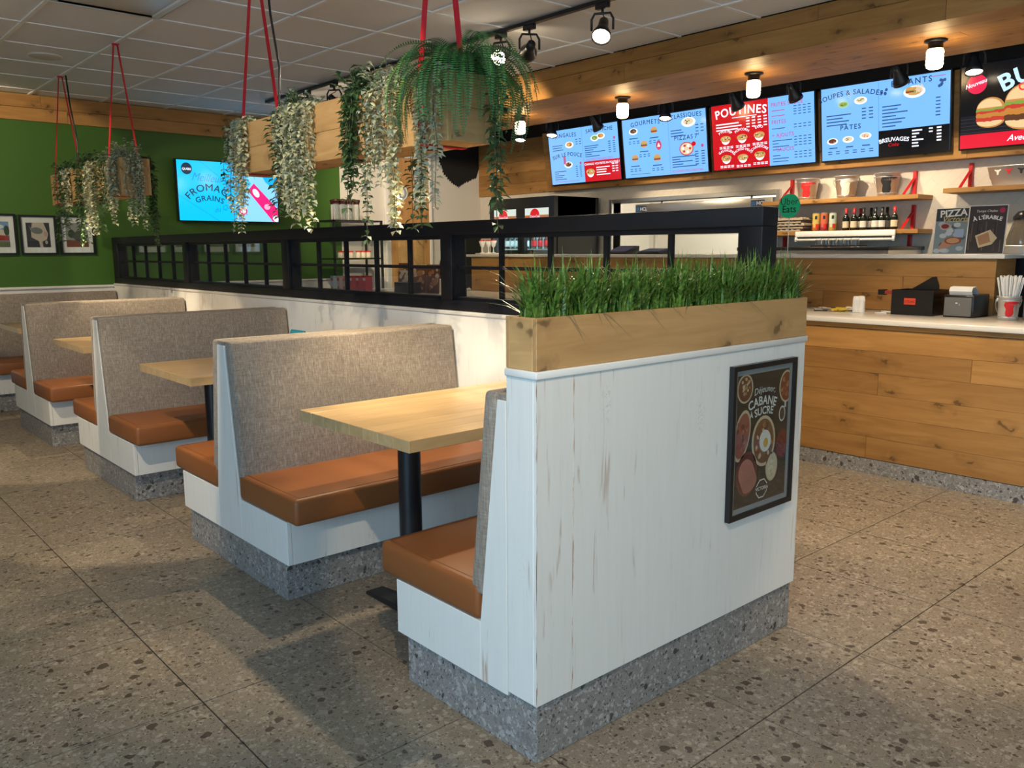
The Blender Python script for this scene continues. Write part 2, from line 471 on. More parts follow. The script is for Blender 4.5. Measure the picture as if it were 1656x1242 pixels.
def tag(o, label, cat, group=None, kind=None):
    o['label'] = label; o['category'] = cat
    if group: o['group'] = group
    if kind: o['kind'] = kind
    return o
def struct(o, label=None, cat=None):
    o['kind'] = 'structure'
    if label: o['label'] = label
    if cat: o['category'] = cat
    return o
def thing(name, label, cat, loc=(0, 0, 0), group=None, rot=None):
    o = bpy.data.objects.new(name, None); col.objects.link(o); o.location = loc; o.empty_display_size = 0.05
    if rot is not None: o.matrix_world = Matrix.Translation(loc) @ rot.to_4x4()
    return tag(o, label, cat, group)
def sthing(name, label, cat, loc=(0, 0, 0)):
    o = thing(name, label, cat, loc); o['kind'] = 'structure'; return o
def copy_tree(o, parent=None):
    c = o.copy(); col.objects.link(c); c.parent = parent
    for ch in list(o.children):
        copy_tree(ch, c)
    return c
def facing_x(t=0.0):
    """local frame of a panel that faces -X, top leaning out by t"""
    return Matrix(((0, -math.sin(t), -math.cos(t)), (-1, 0, 0), (0, math.cos(t), -math.sin(t))))
FACE_Y = Matrix(((1, 0, 0), (0, 0, -1), (0, 1, 0)))

# ------------------------------------------------------------------ the room
XL, XR, YN, YF, ZC = -3.277, 7.2, -3.547, 8.74, 2.752
FX = [0.86+0.591*k for k in range(-7, 8)]; FY = [1.205+0.594*k for k in range(-8, 13)]+[8.738]
floor = struct(B().box((XL-0.15, YN-0.15, -0.08), (9.4, YF+0.15, -0.005), 'grout').build('floor'),
               'grey-brown speckled terrazzo tile floor', 'floor')
cache = {}
for i in range(len(FX)-1):
    for j in range(len(FY)-1):
        wx, wy = FX[i+1]-FX[i]-0.0045, FY[j+1]-FY[j]-0.0045
        k = (round(wx, 3), round(wy, 3))
        if k not in cache:
            cache[k] = B().box((-wx/2, -wy/2, -0.005), (wx/2, wy/2, 0), 'terrazzo_floor').build('floor_tile', floor); o = cache[k]
        else:
            o = obj('floor_tile', cache[k].data, floor)
        o.location = ((FX[i]+FX[i+1])/2, (FY[j]+FY[j+1])/2, 0)

CX = [XL]+[1.965+0.6*k for k in range(-8, 5)]+[4.765]; CY = [YN]+[4.87+0.602*k for k in range(-13, 7)]+[YF]
ceiling = struct(B().box((XL-0.15, YN-0.15, ZC+0.03), (4.80, YF+0.12, ZC+0.10), 'matte_black').build('ceiling'),
                 'suspended ceiling of grey square tiles in a white grid', 'ceiling')
cache = {}
diff_cell = None
for i in range(len(CX)-1):
    for j in range(len(CY)-1):
        cx, cy = (CX[i]+CX[i+1])/2, (CY[j]+CY[j+1])/2
        if abs(cx-1.665) < 0.1 and abs(cy-5.171) < 0.1:
            diff_cell = (cx, cy); continue
        wx, wy = CX[i+1]-CX[i]-0.004, CY[j+1]-CY[j]-0.004
        k = (round(wx, 3), round(wy, 3))
        if k not in cache:
            cache[k] = B().box((-wx/2, -wy/2, 0.006), (wx/2, wy/2, 0.02), 'ceiling_tile').build('ceiling_tile', ceiling); o = cache[k]
        else:
            o = obj('ceiling_tile', cache[k].data, ceiling)
        o.location = (cx, cy, ZC)
for x in CX[1:-1]:
    B().box((x-0.012, YN, ZC-0.002), (x+0.012, YF, ZC+0.006), 'grid_white').build('ceiling_runner', ceiling)
for y in CY[1:-1]:
    B().box((XL, y-0.012, ZC), (4.765, y+0.012, ZC+0.0055), 'grid_white').build('ceiling_cross_tee', ceiling)
# air diffuser in the grid
d = thing('air_diffuser', 'square white recessed air diffuser set in the ceiling grid', 'vent', (diff_cell[0], diff_cell[1], ZC))
B().prism([(-0.296, -0.296), (0.296, -0.296), (0.296, 0.296), (-0.296, 0.296)], 2, 0.02, 0.026, 'ceiling_tile').build('backing', d)
fr = B()
for a, b in (((-0.288, -0.288), (0.288, -0.25)), ((-0.288, 0.25), (0.288, 0.288)), ((-0.288, -0.25), (-0.25, 0.25)), ((0.25, -0.25), (0.288, 0.25))):
    fr.box((*[c*1.034 for c in a], -0.006), (*[c*1.034 for c in b], 0.02), 'white_plastic')
fr.build('frame', d, bevel=0.004)
B().box((-0.2575, -0.2575, 0.004), (0.2575, 0.2575, 0.019), 'white_plastic').build('face_plate', d, bevel=0.004)
s_ = tag(B().lathe([(0.0, -0.006), (0.10, -0.006), (0.112, 0.0), (0.112, 0.005)], 'room_wall', n=32).build('ceiling_speaker', loc=(1.70, 6.99, ZC)),
         'round flush grey speaker grille in a ceiling tile', 'speaker')

# walls
def wall(name, a, b, mat, label):
    return struct(B().box(a, b, mat).build(name), label, 'wall')
wall('wall_far', (XL-0.12, YF, 0), (5.10, YF+0.12, 2.85), 'green_paint', 'bright green painted far wall')
wall('wall_far_right', (5.10, YF, 0), (7.32, YF+0.12, 3.2), 'grey_wall', 'off-white far wall beside the pine door')
def holed_wall(name, axis, p0, p1, a0, a1, z1, holes, mat, label):
    b = B()
    def seg(u0, u1, z0, zz):
        if axis == 'x': b.box((p0, u0, z0), (p1, u1, zz), mat)
        else: b.box((u0, p0, z0), (u1, p1, zz), mat)
    cur = a0
    for (u0, u1, h0, h1) in holes:
        seg(cur, u0, 0, z1); seg(u0, u1, 0, h0); seg(u0, u1, h1, z1); cur = u1
    seg(cur, a1, 0, z1)
    return struct(b.build(name), label, 'wall')
holed_wall('wall_right', 'x', XR, XR+0.12, YN, YF, 3.2, [(4.36, 6.40, 1.02, 1.86)], 'glossy_wall_tile', 'cream tiled wall behind the service counter with a kitchen opening')
holed_wall('wall_left', 'x', XL-0.12, XL, YN, YF, 2.85, [(-2.1, 1.5, 0.55, 2.5)], 'room_wall', 'side wall with shop windows')
holed_wall('wall_near', 'y', YN-0.12, YN, XL, 7.32, 3.2, [(-0.6, 3.8, 0.55, 2.4)], 'room_wall', 'entrance wall with shop windows')
def shop_window(name, axis, p, u0, u1, z0, z1, n, label):
    r = sthing(name, label, 'window', (0, 0, 0))
    fr = B(); t = 0.03
    def bx(a, b, c, d_, m, q):
        if axis == 'x': q.box((p-t, a, c), (p+t, b, d_), m)
        else: q.box((a, p-t, c), (b, p+t, d_), m)
    bx(u0, u1, z0, z0+0.06, 'black_metal', fr); bx(u0, u1, z1-0.06, z1, 'black_metal', fr)
    st = (u1-u0)/n
    for k in range(n+1):
        c = min(max(u0+k*st, u0+0.03), u1-0.03); bx(c-0.03, c+0.03, z0+0.06, z1-0.06, 'black_metal', fr)
    fr.build('window_frame', r)
    for k in range(n):
        q = B(); c0, c1 = u0+k*st+0.035, u0+(k+1)*st-0.035
        if axis == 'x': q.box((p-0.003, c0, z0+0.06), (p+0.003, c1, z1-0.06), 'pane_glass')
        else: q.box((c0, p-0.003, z0+0.06), (c1, p+0.003, z1-0.06), 'pane_glass')
        q.build('pane', r)
shop_window('window_2', 'x', XL-0.05, -2.1, 1.5, 0.55, 2.5, 4, 'black framed shop window in the side wall')
shop_window('window_3', 'y', YN-0.05, -0.6, 3.8, 0.55, 2.4, 3, 'black framed shop window in the entrance wall')

# planks laid in rows along Y, each plank a part
PL = {}
def planks(parent, name, rows, y0, y1, lens, mat, place, size_fn):
    """rows: list of row keys; place(row, yc) -> location; size_fn(row) -> (dx, dz)"""
    rnd = random.Random(len(name)+len(rows)+int(abs(y0)*100))
    for ri, row in enumerate(rows):
        y = y0
        first = True
        while y < y1-1e-6:
            L = rnd.choice(lens)
            if first: L *= rnd.uniform(0.4, 1.0); first = False
            L = round(L, 2)
            if y1-(y+L) < 0.25: L = round(y1-y, 4)
            dx, dz = size_fn(row)
            k = (round(dx, 4), round(dz, 4), L, mat)
            if k not in PL:
                PL[k] = B().box((-dx/2, -L/2+0.0008, -dz/2), (dx/2, L/2-0.0008, dz/2), mat).build(name, parent, bevel=0.0012, seg=1); o = PL[k]
            else: o = obj(name, PL[k].data, parent)
            o.location = place(row, y+L/2)
            y += L

# pine header along the top of the green wall (boards run along X)
hd = sthing('trim_1', 'knotty pine header boards along the top of the green wall', 'trim')
rnd = random.Random(3)
for z0, z1 in ((2.522, 2.634), (2.637, 2.750)):
    x = XL
    while x < 4.76:
        L = rnd.uniform(1.5, 2.4); x1 = min(x+L, 4.762)
        if 4.762-x1 < 0.3: x1 = 4.762
        B().box((-(x1-x)/2+0.001, -0.014, -(z1-z0)/2), ((x1-x)/2-0.001, 0.014, (z1-z0)/2), 'pine_x').build('plank', hd, ((x+x1)/2, YF-0.0145, (z0+z1)/2), bevel=0.0015, seg=1)
        x = x1
# white wainscot with cap
wn = sthing('trim_2', 'white wainscot with a cap rail below the green paint', 'trim')
B().box((XL, YF-0.016, 0.10), (5.10, YF-0.0005, 1.02), 'white_paint').build('panel', wn)
B().box((XL, YF-0.034, 1.02), (5.10, YF-0.0005, 1.042), 'white_paint').build('cap_rail', wn, bevel=0.004)
struct(B().box((XL, YF-0.02, 0), (5.10, YF-0.0005, 0.098), 'terrazzo_base').build('baseboard_far'), 'terrazzo baseboard along the green wall', 'baseboard')

# soffit over the counter
sf = sthing('trim_3', 'knotty pine soffit over the service counter', 'trim')
planks(sf, 'plank', [0, 1], YN, YF-0.03, [2.2, 2.44, 2.8], 'pine_y', lambda r, y: (4.78, y, (2.7095, 2.596)[r]), lambda r: (0.028, (0.085, 0.138)[r]))
planks(sf, 'plank', list(range(6)), YN, YF-0.03, [2.2, 2.44, 2.8], 'pine_y', lambda r, y: (4.796+0.0735+0.1445*r, y, 2.540), lambda r: (0.1435, 0.024))
B().box((4.80, YN, 2.56), (5.66, YF-0.02, 2.86), 'matte_black').build('soffit_core', sf)
struct(B().box((5.66, YN, 2.98), (7.2, YF, 3.1), 'matte_black').build('ceiling_recess'), 'black painted ceiling recess above the menu boards', 'ceiling')
# pine cladding at the far end of the wall behind the counter
cl = sthing('trim_4', 'knotty pine plank cladding on the wall beside the menu boards', 'trim')
planks(cl, 'plank', list(range(5)), 7.33, YF-0.002, [2.4], 'pine_y', lambda r, y: (XR-0.012, y, 2.04+0.066+0.132*r), lambda r: (0.022, 0.1305))
B().box((7.16, 7.33, 2.70), (XR-0.001, YF-0.002, 2.979), 'matte_black').build('black_fascia', cl)

# ------------------------------------------------------------------ half-height partition
X0, Y0, XF, XB, YB = 1.39, 1.479, 2.55, 2.66, 1.593
pw = sthing('wall_partition', 'whitewashed half-height partition wall beside the booths', 'wall')
B().box((X0+0.012, Y0+0.012, 0.168), (XB, YB, 1.035), 'white_paint').build('core', pw)
B().box((XF+0.012, YB, 0.168), (XB, YF-0.036, 1.035), 'white_paint').build('core', pw)
for a, b in ((X0, 1.522), (1.5235, XB)):
    B().box((-(b-a)/2, -0.006, -0.4335), ((b-a)/2, 0.006, 0.4335), 'whitewashed_board').build('board', pw, ((a+b)/2, Y0+0.006, 0.6015), bevel=0.002, seg=1)
def worn():
    m, n, l, p = newmat('worn_edge')
    tc = n.new('ShaderNodeTexCoord'); nz = noise(n, l, scaled(n, l, tc.outputs['Object'], (20, 20, 1)), 14, 4, 0.4)
    r_ = ramp(n, [(0.50, (0.78, 0.77, 0.72)), (0.58, (0.42, 0.19, 0.10))]); l.new(nz, r_.inputs['Fac']); l.new(r_.outputs['Color'], p.inputs['Base Color']); p.inputs['Roughness'].default_value = 0.6
worn()
B().box((-0.0016, 0, -0.4335), (0.0016, 0.003, 0.4335), 'worn_edge').build('worn_joint', pw, (1.5228, Y0-0.0004, 0.6015))
for xe in (X0+0.0004,): B().box((-0.0012, 0, -0.4335), (0.0012, 0.0022, 0.4335), 'worn_edge').build('worn_joint', pw, (xe+0.0006, Y0-0.0003, 0.6015))
B().box((-0.006, -0.051, -0.4335), (0.006, 0.051, 0.4335), 'whitewashed_board').build('board', pw, (X0+0.006, (Y0+0.012+YB)/2, 0.6015), bevel=0.002, seg=1)
ys = [YB, 2.75, 3.95, 5.15, 6.35, 7.55, YF-0.036]
for a, b in zip(ys, ys[1:]):
    B().box((-0.006, -(b-a)/2+0.0008, -0.4335), (0.006, (b-a)/2-0.0008, 0.4335), 'whitewashed_board').build('board', pw, (XF+0.006, (a+b)/2, 0.6015), bevel=0.002, seg=1)
B().prism([(X0-0.006, Y0-0.006), (XB+0.006, Y0-0.006), (XB+0.006, YF-0.036), (XF-0.006, YF-0.036), (XF-0.006, YB), (X0-0.006, YB)], 2, 1.0355, 1.055, 'white_paint').build('ledge', pw, bevel=0.003)
bs = struct(B().box((X0+0.008, Y0+0.010, 0), (XB-0.008, YB, 0.167), 'terrazzo_base').build('baseboard_partition', bevel=0.002, seg=1), 'grey terrazzo plinth under the partition end', 'baseboard')
bs2 = struct(B().box((XF+0.01, YB+0.001, 0), (XB-0.008, YF-0.022, 0.167), 'terrazzo_base').build('baseboard_partition_side'), 'grey terrazzo plinth along the partition', 'baseboard')

# black gridded window strip on top of the partition
wd = sthing('window_1', 'black framed glass screen with square panes on top of the partition', 'window')
ZB, ZT, y_a, y_b = 1.056, 1.492, 1.600, YF-0.037
B().box((2.556, y_a, ZB), (2.654, y_b, ZB+0.05), 'frame_black').build('bottom_rail', wd, bevel=0.003)
B().box((2.556, y_a, ZT-0.065), (2.654, y_b, ZT), 'frame_black').build('top_rail', wd, bevel=0.003)
posts = [1.645, 3.38, 5.115, 6.85, 8.61]
for k, yc in enumerate(posts):
    ww = 0.045 if k in (0,) else 0.047
    y0_, y1_ = (yc-0.045, yc+0.045)
    if k == 4: y1_ = y_b
    B().box((2.557, y0_, ZB+0.05), (2.653, y1_, ZT-0.065), 'frame_black').build('post', wd, bevel=0.003)
pane_me = None
for k in range(4):
    a, b = posts[k]+0.045, posts[k+1]-0.045
    st = (b-a)/5
    zm = (ZB+0.05+ZT-0.065)/2
    # inner frame, horizontal and vertical bars
    q = B()
    for (u0, u1, z0, z1) in ((a, b, ZB+0.05, ZB+0.066), (a, b, ZT-0.085, ZT-0.065), (a, a+0.016, ZB+0.066, ZT-0.085), (b-0.016, b, ZB+0.066, ZT-0.085)):
        q.box((2.575, u0, z0), (2.630, u1, z1), 'frame_black')
    q.build('sash', wd)
    B().box((2.588, a+0.016, zm-0.008), (2.618, b-0.016, zm+0.008), 'frame_black').build('glazing_bar', wd)
    for i in range(1, 5):
        for z0, z1 in ((ZB+0.066, zm-0.008), (zm+0.008, ZT-0.085)):
            B().box((2.590, a+st*i-0.007, z0), (2.616, a+st*i+0.007, z1), 'frame_black').build('glazing_bar', wd)
    for i in range(5):
        for z0, z1 in ((ZB+0.066, zm-0.008), (zm+0.008, ZT-0.085)):
            c0 = a+st*i+(0.016 if i == 0 else 0.007); c1 = a+st*(i+1)-(0.016 if i == 4 else 0.007)
            B().box((2.601, c0, z0), (2.605, c1, z1), 'pane_glass').build('pane', wd)

# ------------------------------------------------------------------ booth benches
HB, HS, ZBASE, ZS0, ZS1, ZTOP = 0.528, 0.613, 0.155, 0.330, 0.435, 0.968
XE = XF-0.004
def bench(name, label, yc, sides, yclip=None):
    r = thing(name, label, 'bench', (0, yc, 0), 'booth benches along the partition')
    lo = -HB if -1 in sides else 0.0; hi = HB if 1 in sides else 0.0
    i0 = 0.04 if -1 in sides else 0.0; i1 = 0.04 if 1 in sides else 0.0
    B().box((X0+0.010, lo+i0, 0), (XE, hi-i1, ZBASE), 'terrazzo_base').build('plinth', r, bevel=0.002, seg=1)
    B().box((X0+0.020, lo, ZBASE+0.0005), (XE, hi, ZS0-0.001), 'whitewashed_board').build('seat_box', r)
    # end panels: two low ones and the tapering upright between them
    def hw(z): return 0.113+(0.034-0.113)*(z-ZS0)/(ZTOP-ZS0)
    up = []
    a, b = hw(ZS0), hw(ZTOP)
    l0, l1 = (-a, -b) if -1 in sides else (0.0, 0.0); h0, h1 = (a, b) if 1 in sides else (0.0, 0.0)
    B().prism([(l0, ZBASE), (h0, ZBASE), (h0, ZS0), (h1, ZTOP), (l1, ZTOP), (l0, ZS0)], 0, X0, X0+0.019, 'whitewashed_board').build('end_panel', r, bevel=0.0015, seg=1)
    core = [(l0, ZS0), (h0, ZS0), (h1, ZTOP), (l1, ZTOP)]
    B().prism(core, 0, X0+0.0195, XE, 'white_paint').build('back_core', r)
    for s in sides:
        B().prism([(s*(a+0.001), ZBASE), (s*HB, ZBASE), (s*HB, ZS0), (s*(a+0.001), ZS0)], 0, X0, X0+0.019, 'whitewashed_board').build('end_panel', r, bevel=0.0015, seg=1)
        B().box((X0-0.004, s*(hw(ZS0)+0.003), ZS0), (XE-0.002, s*HS, ZS1), 'tan_leather').build('seat_cushion', r, bevel=0.018, seg=3)
        B().tube([(X0+0.022, s*(hw(ZS0)+0.02), ZS1+0.0003), (X0+0.022, s*(HS-0.022), ZS1+0.0003), (XE-0.02, s*(HS-0.022), ZS1+0.0003)], 0.0018, 'tan_leather', 6).build('seam', r)
        t = 0.052
        za, zb = ZS1-0.03, ZTOP+0.018
        ya, yb = s*(hw(za)+0.002), s*(hw(ZTOP)+0.002)
        B().prism([(ya, za), (ya+s*t, za), (yb+s*t, zb), (yb, zb)], 0, X0+0.001, XE-0.008, 'grey_tweed').build('backrest_cushion', r, bevel=0.013, seg=3)
    B().prism([(l1, ZTOP), (h1, ZTOP), (h1, ZTOP+0.015), (l1, ZTOP+0.015)], 0, X0+0.004, XE-0.008, 'grey_tweed').build('top_strip', r)
    return r
bench('booth_bench', 'single booth bench with tan seat backing onto the framed poster wall', YB+0.002, (1,))
bench('booth_bench', 'double-sided booth bench, first one along from the poster wall', 3.397, (-1, 1))
bench('booth_bench', 'double-sided booth bench in the middle of the row', 5.173, (-1, 1))
bench('booth_bench', 'double-sided booth bench, last one before the green wall', 6.949, (-1, 1))
bench('booth_bench', 'single booth bench set against the green wall', 8.702, (-1,))

# ------------------------------------------------------------------ booth tables
TW = 0.72
def table(label, yc):
    r = thing('booth_table', label, 'table', (0, yc, 0), 'booth tables')
    xa, xb = 1.455, XF-0.006
    st = TW/8
    for k in range(8):
        B().box((-(xb-xa)/2, -st/2+0.0002, -0.02), ((xb-xa)/2, st/2-0.0002, 0.02), 'oak_top').build('stave', r, ((xa+xb)/2, -TW/2+st*(k+0.5), 0.742), bevel=0.0012, seg=1)
    B().lathe([(0.042, 0.02), (0.042, 0.715)], 'black_metal', (1.70, 0, 0), 24).build('post', r)
    B().box((1.60, -0.11, 0.712), (1.80, 0.11, 0.7215), 'black_metal').build('mounting_plate', r, bevel=0.002, seg=1)
    f = B()
    f.prism([(-0.27, 0.001), (0.27, 0.001), (0.27, 0.014), (0.06, 0.032), (-0.06, 0.032), (-0.27, 0.014)], 0, 1.66, 1.74, 'black_metal')
    f.build('foot', r, bevel=0.004)
    # wall bracket where the top meets the partition
    B().box((XF-0.05, -0.25, 0.68), (XF-0.001, 0.25, 0.7215), 'black_metal').build('wall_bracket', r)
    return r
table('light oak booth table nearest the framed poster wall', 2.490)
table('light oak booth table, second along from the poster wall', 4.285)
table('light oak booth table, third along from the poster wall', 6.061)
table('light oak booth table in the booth by the green wall', 7.83)
tag(B().prism([(-0.055, 0), (0.055, 0), (0.006, 0.15), (-0.006, 0.15)], 1, -0.075, 0.075, plain('teal_card', (0.02, 0.28, 0.38), 0.4)).build('table_tent_card', loc=(2.22, 4.32, 0.7625), bevel=0.001, seg=1),
    'small teal folded tent card on an oak booth table', 'card')

# ------------------------------------------------------------------ service counters
CF = 4.886
sc_ = thing('service_counter', 'long knotty pine plank service counter with terrazzo toe board', 'counter', (0, 0, 0))
B().box((CF+0.024, -1.6, 0.0), (5.64, 8.05, 0.903), 'white_paint').build('carcass', sc_)
B().box((CF+0.004, -1.6, 0.0), (CF+0.0235, 8.05, 0.092), 'terrazzo_base').build('toe_board', sc_)
planks(sc_, 'plank', list(range(6)), -1.6, 8.05, [1.5, 1.83, 2.2, 1.2], 'pine_y', lambda r, y: (CF+0.012, y, 0.095+0.065+0.1302*r), lambda r: (0.022, 0.1290))
B().box((CF-0.008, -1.6, 0.879), (CF+0.0235, 8.05, 0.9045), 'pine_y').build('edge_strip', sc_, bevel=0.002, seg=1)
wt = tag(B().box((CF-0.026, -1.62, 0.905), (5.649, 8.07, 0.936), 'quartz_top').build('worktop', bevel=0.004),
         'cream quartz worktop on the lower service counter', 'worktop')
UF, UZ = 5.65, 1.310
UE, UL = 1.905, 7.02
uc = thing('raised_bar', 'raised knotty pine bar behind the service counter worktop', 'counter', (0, 0, 0))
B().box((UF+0.024, UE+0.024, 0), (5.98, UL-0.01, UZ-0.028), 'white_paint').build('carcass', uc)
planks(uc, 'plank', [0, 1, 2], UE, UL, [1.5, 1.83, 2.2, 1.3], 'pine_y', lambda r, y: (UF+0.012, y, 0.938+0.057+0.1145*r), lambda r: (0.022, 0.1136))
for r in range(3):
    B().box((-0.154, -0.011, -0.0568), (0.154, 0.011, 0.0568), 'pine_x').build('plank', uc, (UF+0.178, UE+0.0115, 0.938+0.057+0.1145*r), bevel=0.001, seg=1)
tag(B().box((UF-0.03, UE-0.05, UZ-0.0265), (6.06, UL+0.06, UZ), 'quartz_top').build('bar_top', bevel=0.004),
    'narrow cream quartz top on the raised pine bar', 'worktop')

# back counter under the shelves, black topped
bc = thing('back_counter', 'black topped back counter below the bottle shelf', 'counter', (0, 0, 0))
B().box((6.58, 3.0, 0), (7.19, 4.34, 1.335), 'steel').build('body', bc)
B().box((6.54, 2.98, 1.335), (7.195, 4.345, 1.365), 'black_plastic').build('top', bc, bevel=0.004)

# ------------------------------------------------------------------ kitchen behind the opening
wall('wall_kitchen', (9.3, 2.6, 0), (9.4, 8.0, 3.2), 'kitchen_wall', 'cream kitchen rear wall')
wall('wall_kitchen_side', (7.32, 7.6, 0), (9.3, 7.7, 3.2), 'kitchen_wall', 'cream kitchen side wall')
wall('wall_kitchen_end', (7.32, 2.6, 0), (9.3, 2.7, 3.2), 'kitchen_wall', 'cream kitchen end wall')
struct(B().box((7.32, 2.6, 2.7), (9.4, 7.7, 2.8), 'ceiling_tile').build('ceiling_kitchen'), 'kitchen ceiling', 'ceiling')
area('kitchen_ceiling_light_offscreen', (8.3, 5.2, 2.66), (0, 0, 0), 1.0, 2.4, 55, (1.0, 0.93, 0.82))
pt = sthing('trim_5', 'stainless steel frame round the kitchen pass-through', 'trim')
for nm, a, b in (('jamb', (7.17, 4.32, 1.0), (7.33, 4.36, 1.90)), ('jamb', (7.17, 6.40, 1.0), (7.33, 6.44, 1.90)),
                 ('lintel', (7.17, 4.36, 1.86), (7.33, 6.40, 1.90)), ('sill', (7.10, 4.36, 0.99), (7.33, 6.40, 1.02))):
    B().box(a, b, 'steel').build(nm, pt, bevel=0.002, seg=1)
hl = thing('heat_lamp_bar', 'long stainless heat lamp bar hung in the kitchen opening', 'heat lamp', (0, 0, 0))
B().box((7.22, 4.42, 1.735), (7.38, 6.10, 1.835), 'steel').build('housing', hl, bevel=0.004)
for yy in (6.02, 4.58):
    g = B(); g.rect(-0.075, -0.03, 0.15, 0.06, ink((0.02, 0.05, 0.12)), 0.0); g.rect(-0.072, -0.022, 0.05, 0.044, ink((0.05, 0.16, 0.34)), 0.0006)
    g.text('HCL', -0.014, -0.017, 0.05, 'paper_white', 0.0008, 'L', 0.02)
    o = g.build('maker_plate', hl); o.matrix_world = Matrix.Translation((7.2185, yy, 1.785)) @ facing_x().to_4x4()
for yy in (4.7, 5.8):
    B().tube([(7.30, yy, 1.835), (7.30, yy, 1.86)], 0.01, 'steel').build('hanger', hl)
sh = thing('kitchen_shelf', 'stainless steel shelf unit in the kitchen behind the opening', 'shelf', (0, 0, 0))
B().box((8.0, 4.4, 1.52), (8.35, 6.5, 1.56), 'steel').build('board', sh)
B().box((8.0, 4.4, 1.20), (8.35, 6.5, 1.24), 'steel').build('board', sh)
for yy in (4.42, 6.46):
    B().box((8.02, yy, 0.0), (8.06, yy+0.03, 1.7), 'steel').build('upright', sh); B().box((8.30, yy, 0.0), (8.34, yy+0.03, 1.7), 'steel').build('upright', sh)
for k, yy in enumerate((6.2, 6.0, 5.7, 4.9, 4.7)):
    tag(B().lathe([(0.05, 0), (0.075, 0.04), (0.09, 0.10), (0.085, 0.10), (0.045, 0.006)], 'steel', n=18, cap1=False).build('steel_bowl', loc=(8.17, yy, 1.5605)),
        'small steel bowl on the upper kitchen shelf', 'bowl', 'steel bowls on the kitchen shelf')

# ------------------------------------------------------------------ pine door in the far wall
dr = sthing('door_1', 'knotty pine panelled door with white frame in the far wall', 'door')
DX0, DX1, DZ = 5.76, 6.34, 2.46
B().box((DX0, YF-0.03, 0.005), (DX1, YF-0.001, DZ), 'door_pine').build('leaf', dr)
B().box((DX0-0.075, YF-0.045, 0), (DX0-0.002, YF-0.001, DZ+0.08), 'white_paint').build('frame', dr, bevel=0.004)
B().box((DX1+0.002, YF-0.045, 0), (DX1+0.04, YF-0.001, DZ+0.08), 'white_paint').build('frame', dr, bevel=0.004)
B().box((DX0-0.002, YF-0.045, DZ+0.002), (DX1+0.002, YF-0.001, DZ+0.08), 'white_paint').build('frame', dr, bevel=0.004)
for (a, b) in ((DX0+0.10, DX0+0.25), (DX1-0.25, DX1-0.10)):
    for (z0, z1) in ((0.25, 0.95), (1.12, 1.66)):
        B().box((a, YF-0.044, z0), (b, YF-0.0305, z1), 'planter_pine_y').build('panel', dr, bevel=0.006)
B().lathe([(0.012, 0), (0.012, 0.03), (0.028, 0.045), (0.03, 0.06), (0.0, 0.07)], 'steel', (DX1-0.06, YF-0.031, 1.02), 14, axis=(0, -1, 0)).build('knob', dr)
for (nm, px_, py_, r_, lab) in (('door_sign', 679, 314, 0.105, 'round grey and white plate sign on the right of the pine door'), ('door_sign', 649, 312, 0.095, 'round grey and white plate sign on the left of the pine door')):
    p = ony(px_, py_, YF-0.04)
    o = thing(nm, lab, 'sign', (p.x, YF-0.031, p.z), rot=FACE_Y)
    B().lathe([(r_, 0.0), (r_, 0.008), (r_*0.94, 0.012)], 'white_plastic', n=32).build('plate', o)
    g = B(); g.ell(0, 0, r_*0.8, r_*0.8, ink((0.30, 0.36, 0.38)), 0.0125, 32); g.ell(0.01, 0.0, r_*0.35, r_*0.5, 'paper_white', 0.013); g.ell(-0.03, -0.01, r_*0.2, r_*0.3, ink((0.10, 0.12, 0.12)), 0.0133)
    g.build('print', o)
p = ony(678, 284, YF-0.04)
o = thing('door_notice', 'rectangular white notice plate high on the pine door', 'sign', (p.x, YF-0.031, p.z), rot=FACE_Y)
B().box((-0.08, -0.10, 0), (0.08, 0.10, 0.006), 'white_plastic').build('plate', o, bevel=0.002, seg=1)
g = B(); g.rect(-0.065, -0.085, 0.13, 0.17, ink((0.55, 0.56, 0.55)), 0.0066)
for k in range(5): g.rect(-0.05, 0.05-0.028*k, 0.06+0.03*(k % 3)/2, 0.01, ink((0.1, 0.1, 0.1)), 0.007)
g.build('print', o)
# black cow-hide mural patches painted on the far wall
rnd = random.Random(5)
def mural(pts, label):
    P = [ony(a, b, YF-0.002) for a, b in pts]
    cx_, cz_ = sum(p.x for p in P)/len(P), sum(p.z for p in P)/len(P)
    o = thing('cowhide_mural', label, 'mural', (cx_, YF-0.0025, cz_), rot=FACE_Y)
    dense = []
    for i, p in enumerate(P):
        q = P[(i+1) % len(P)]
        for k in range(8):
            t = k/8; a = p.lerp(q, t); j = 0.018*(1 if k % 2 else -1)*rnd.uniform(0.3, 1)
            dense.append((a.x-cx_+j*0.5, a.z-cz_+j))
    B().poly(dense, 'matte_black', 0.0015).build('paint_patch', o)
mural([(708, 228), (781, 225), (778, 262), (770, 288), (752, 296), (742, 303), (730, 296), (718, 282), (710, 262)], 'black cow-hide patch painted high on the wall beside the pine door')
mural([(781, 396), (772, 470), (735, 462), (712, 458), (706, 448), (712, 420), (726, 396), (750, 378), (778, 376)], 'black cow-hide patch painted low on the wall beside the pine door')

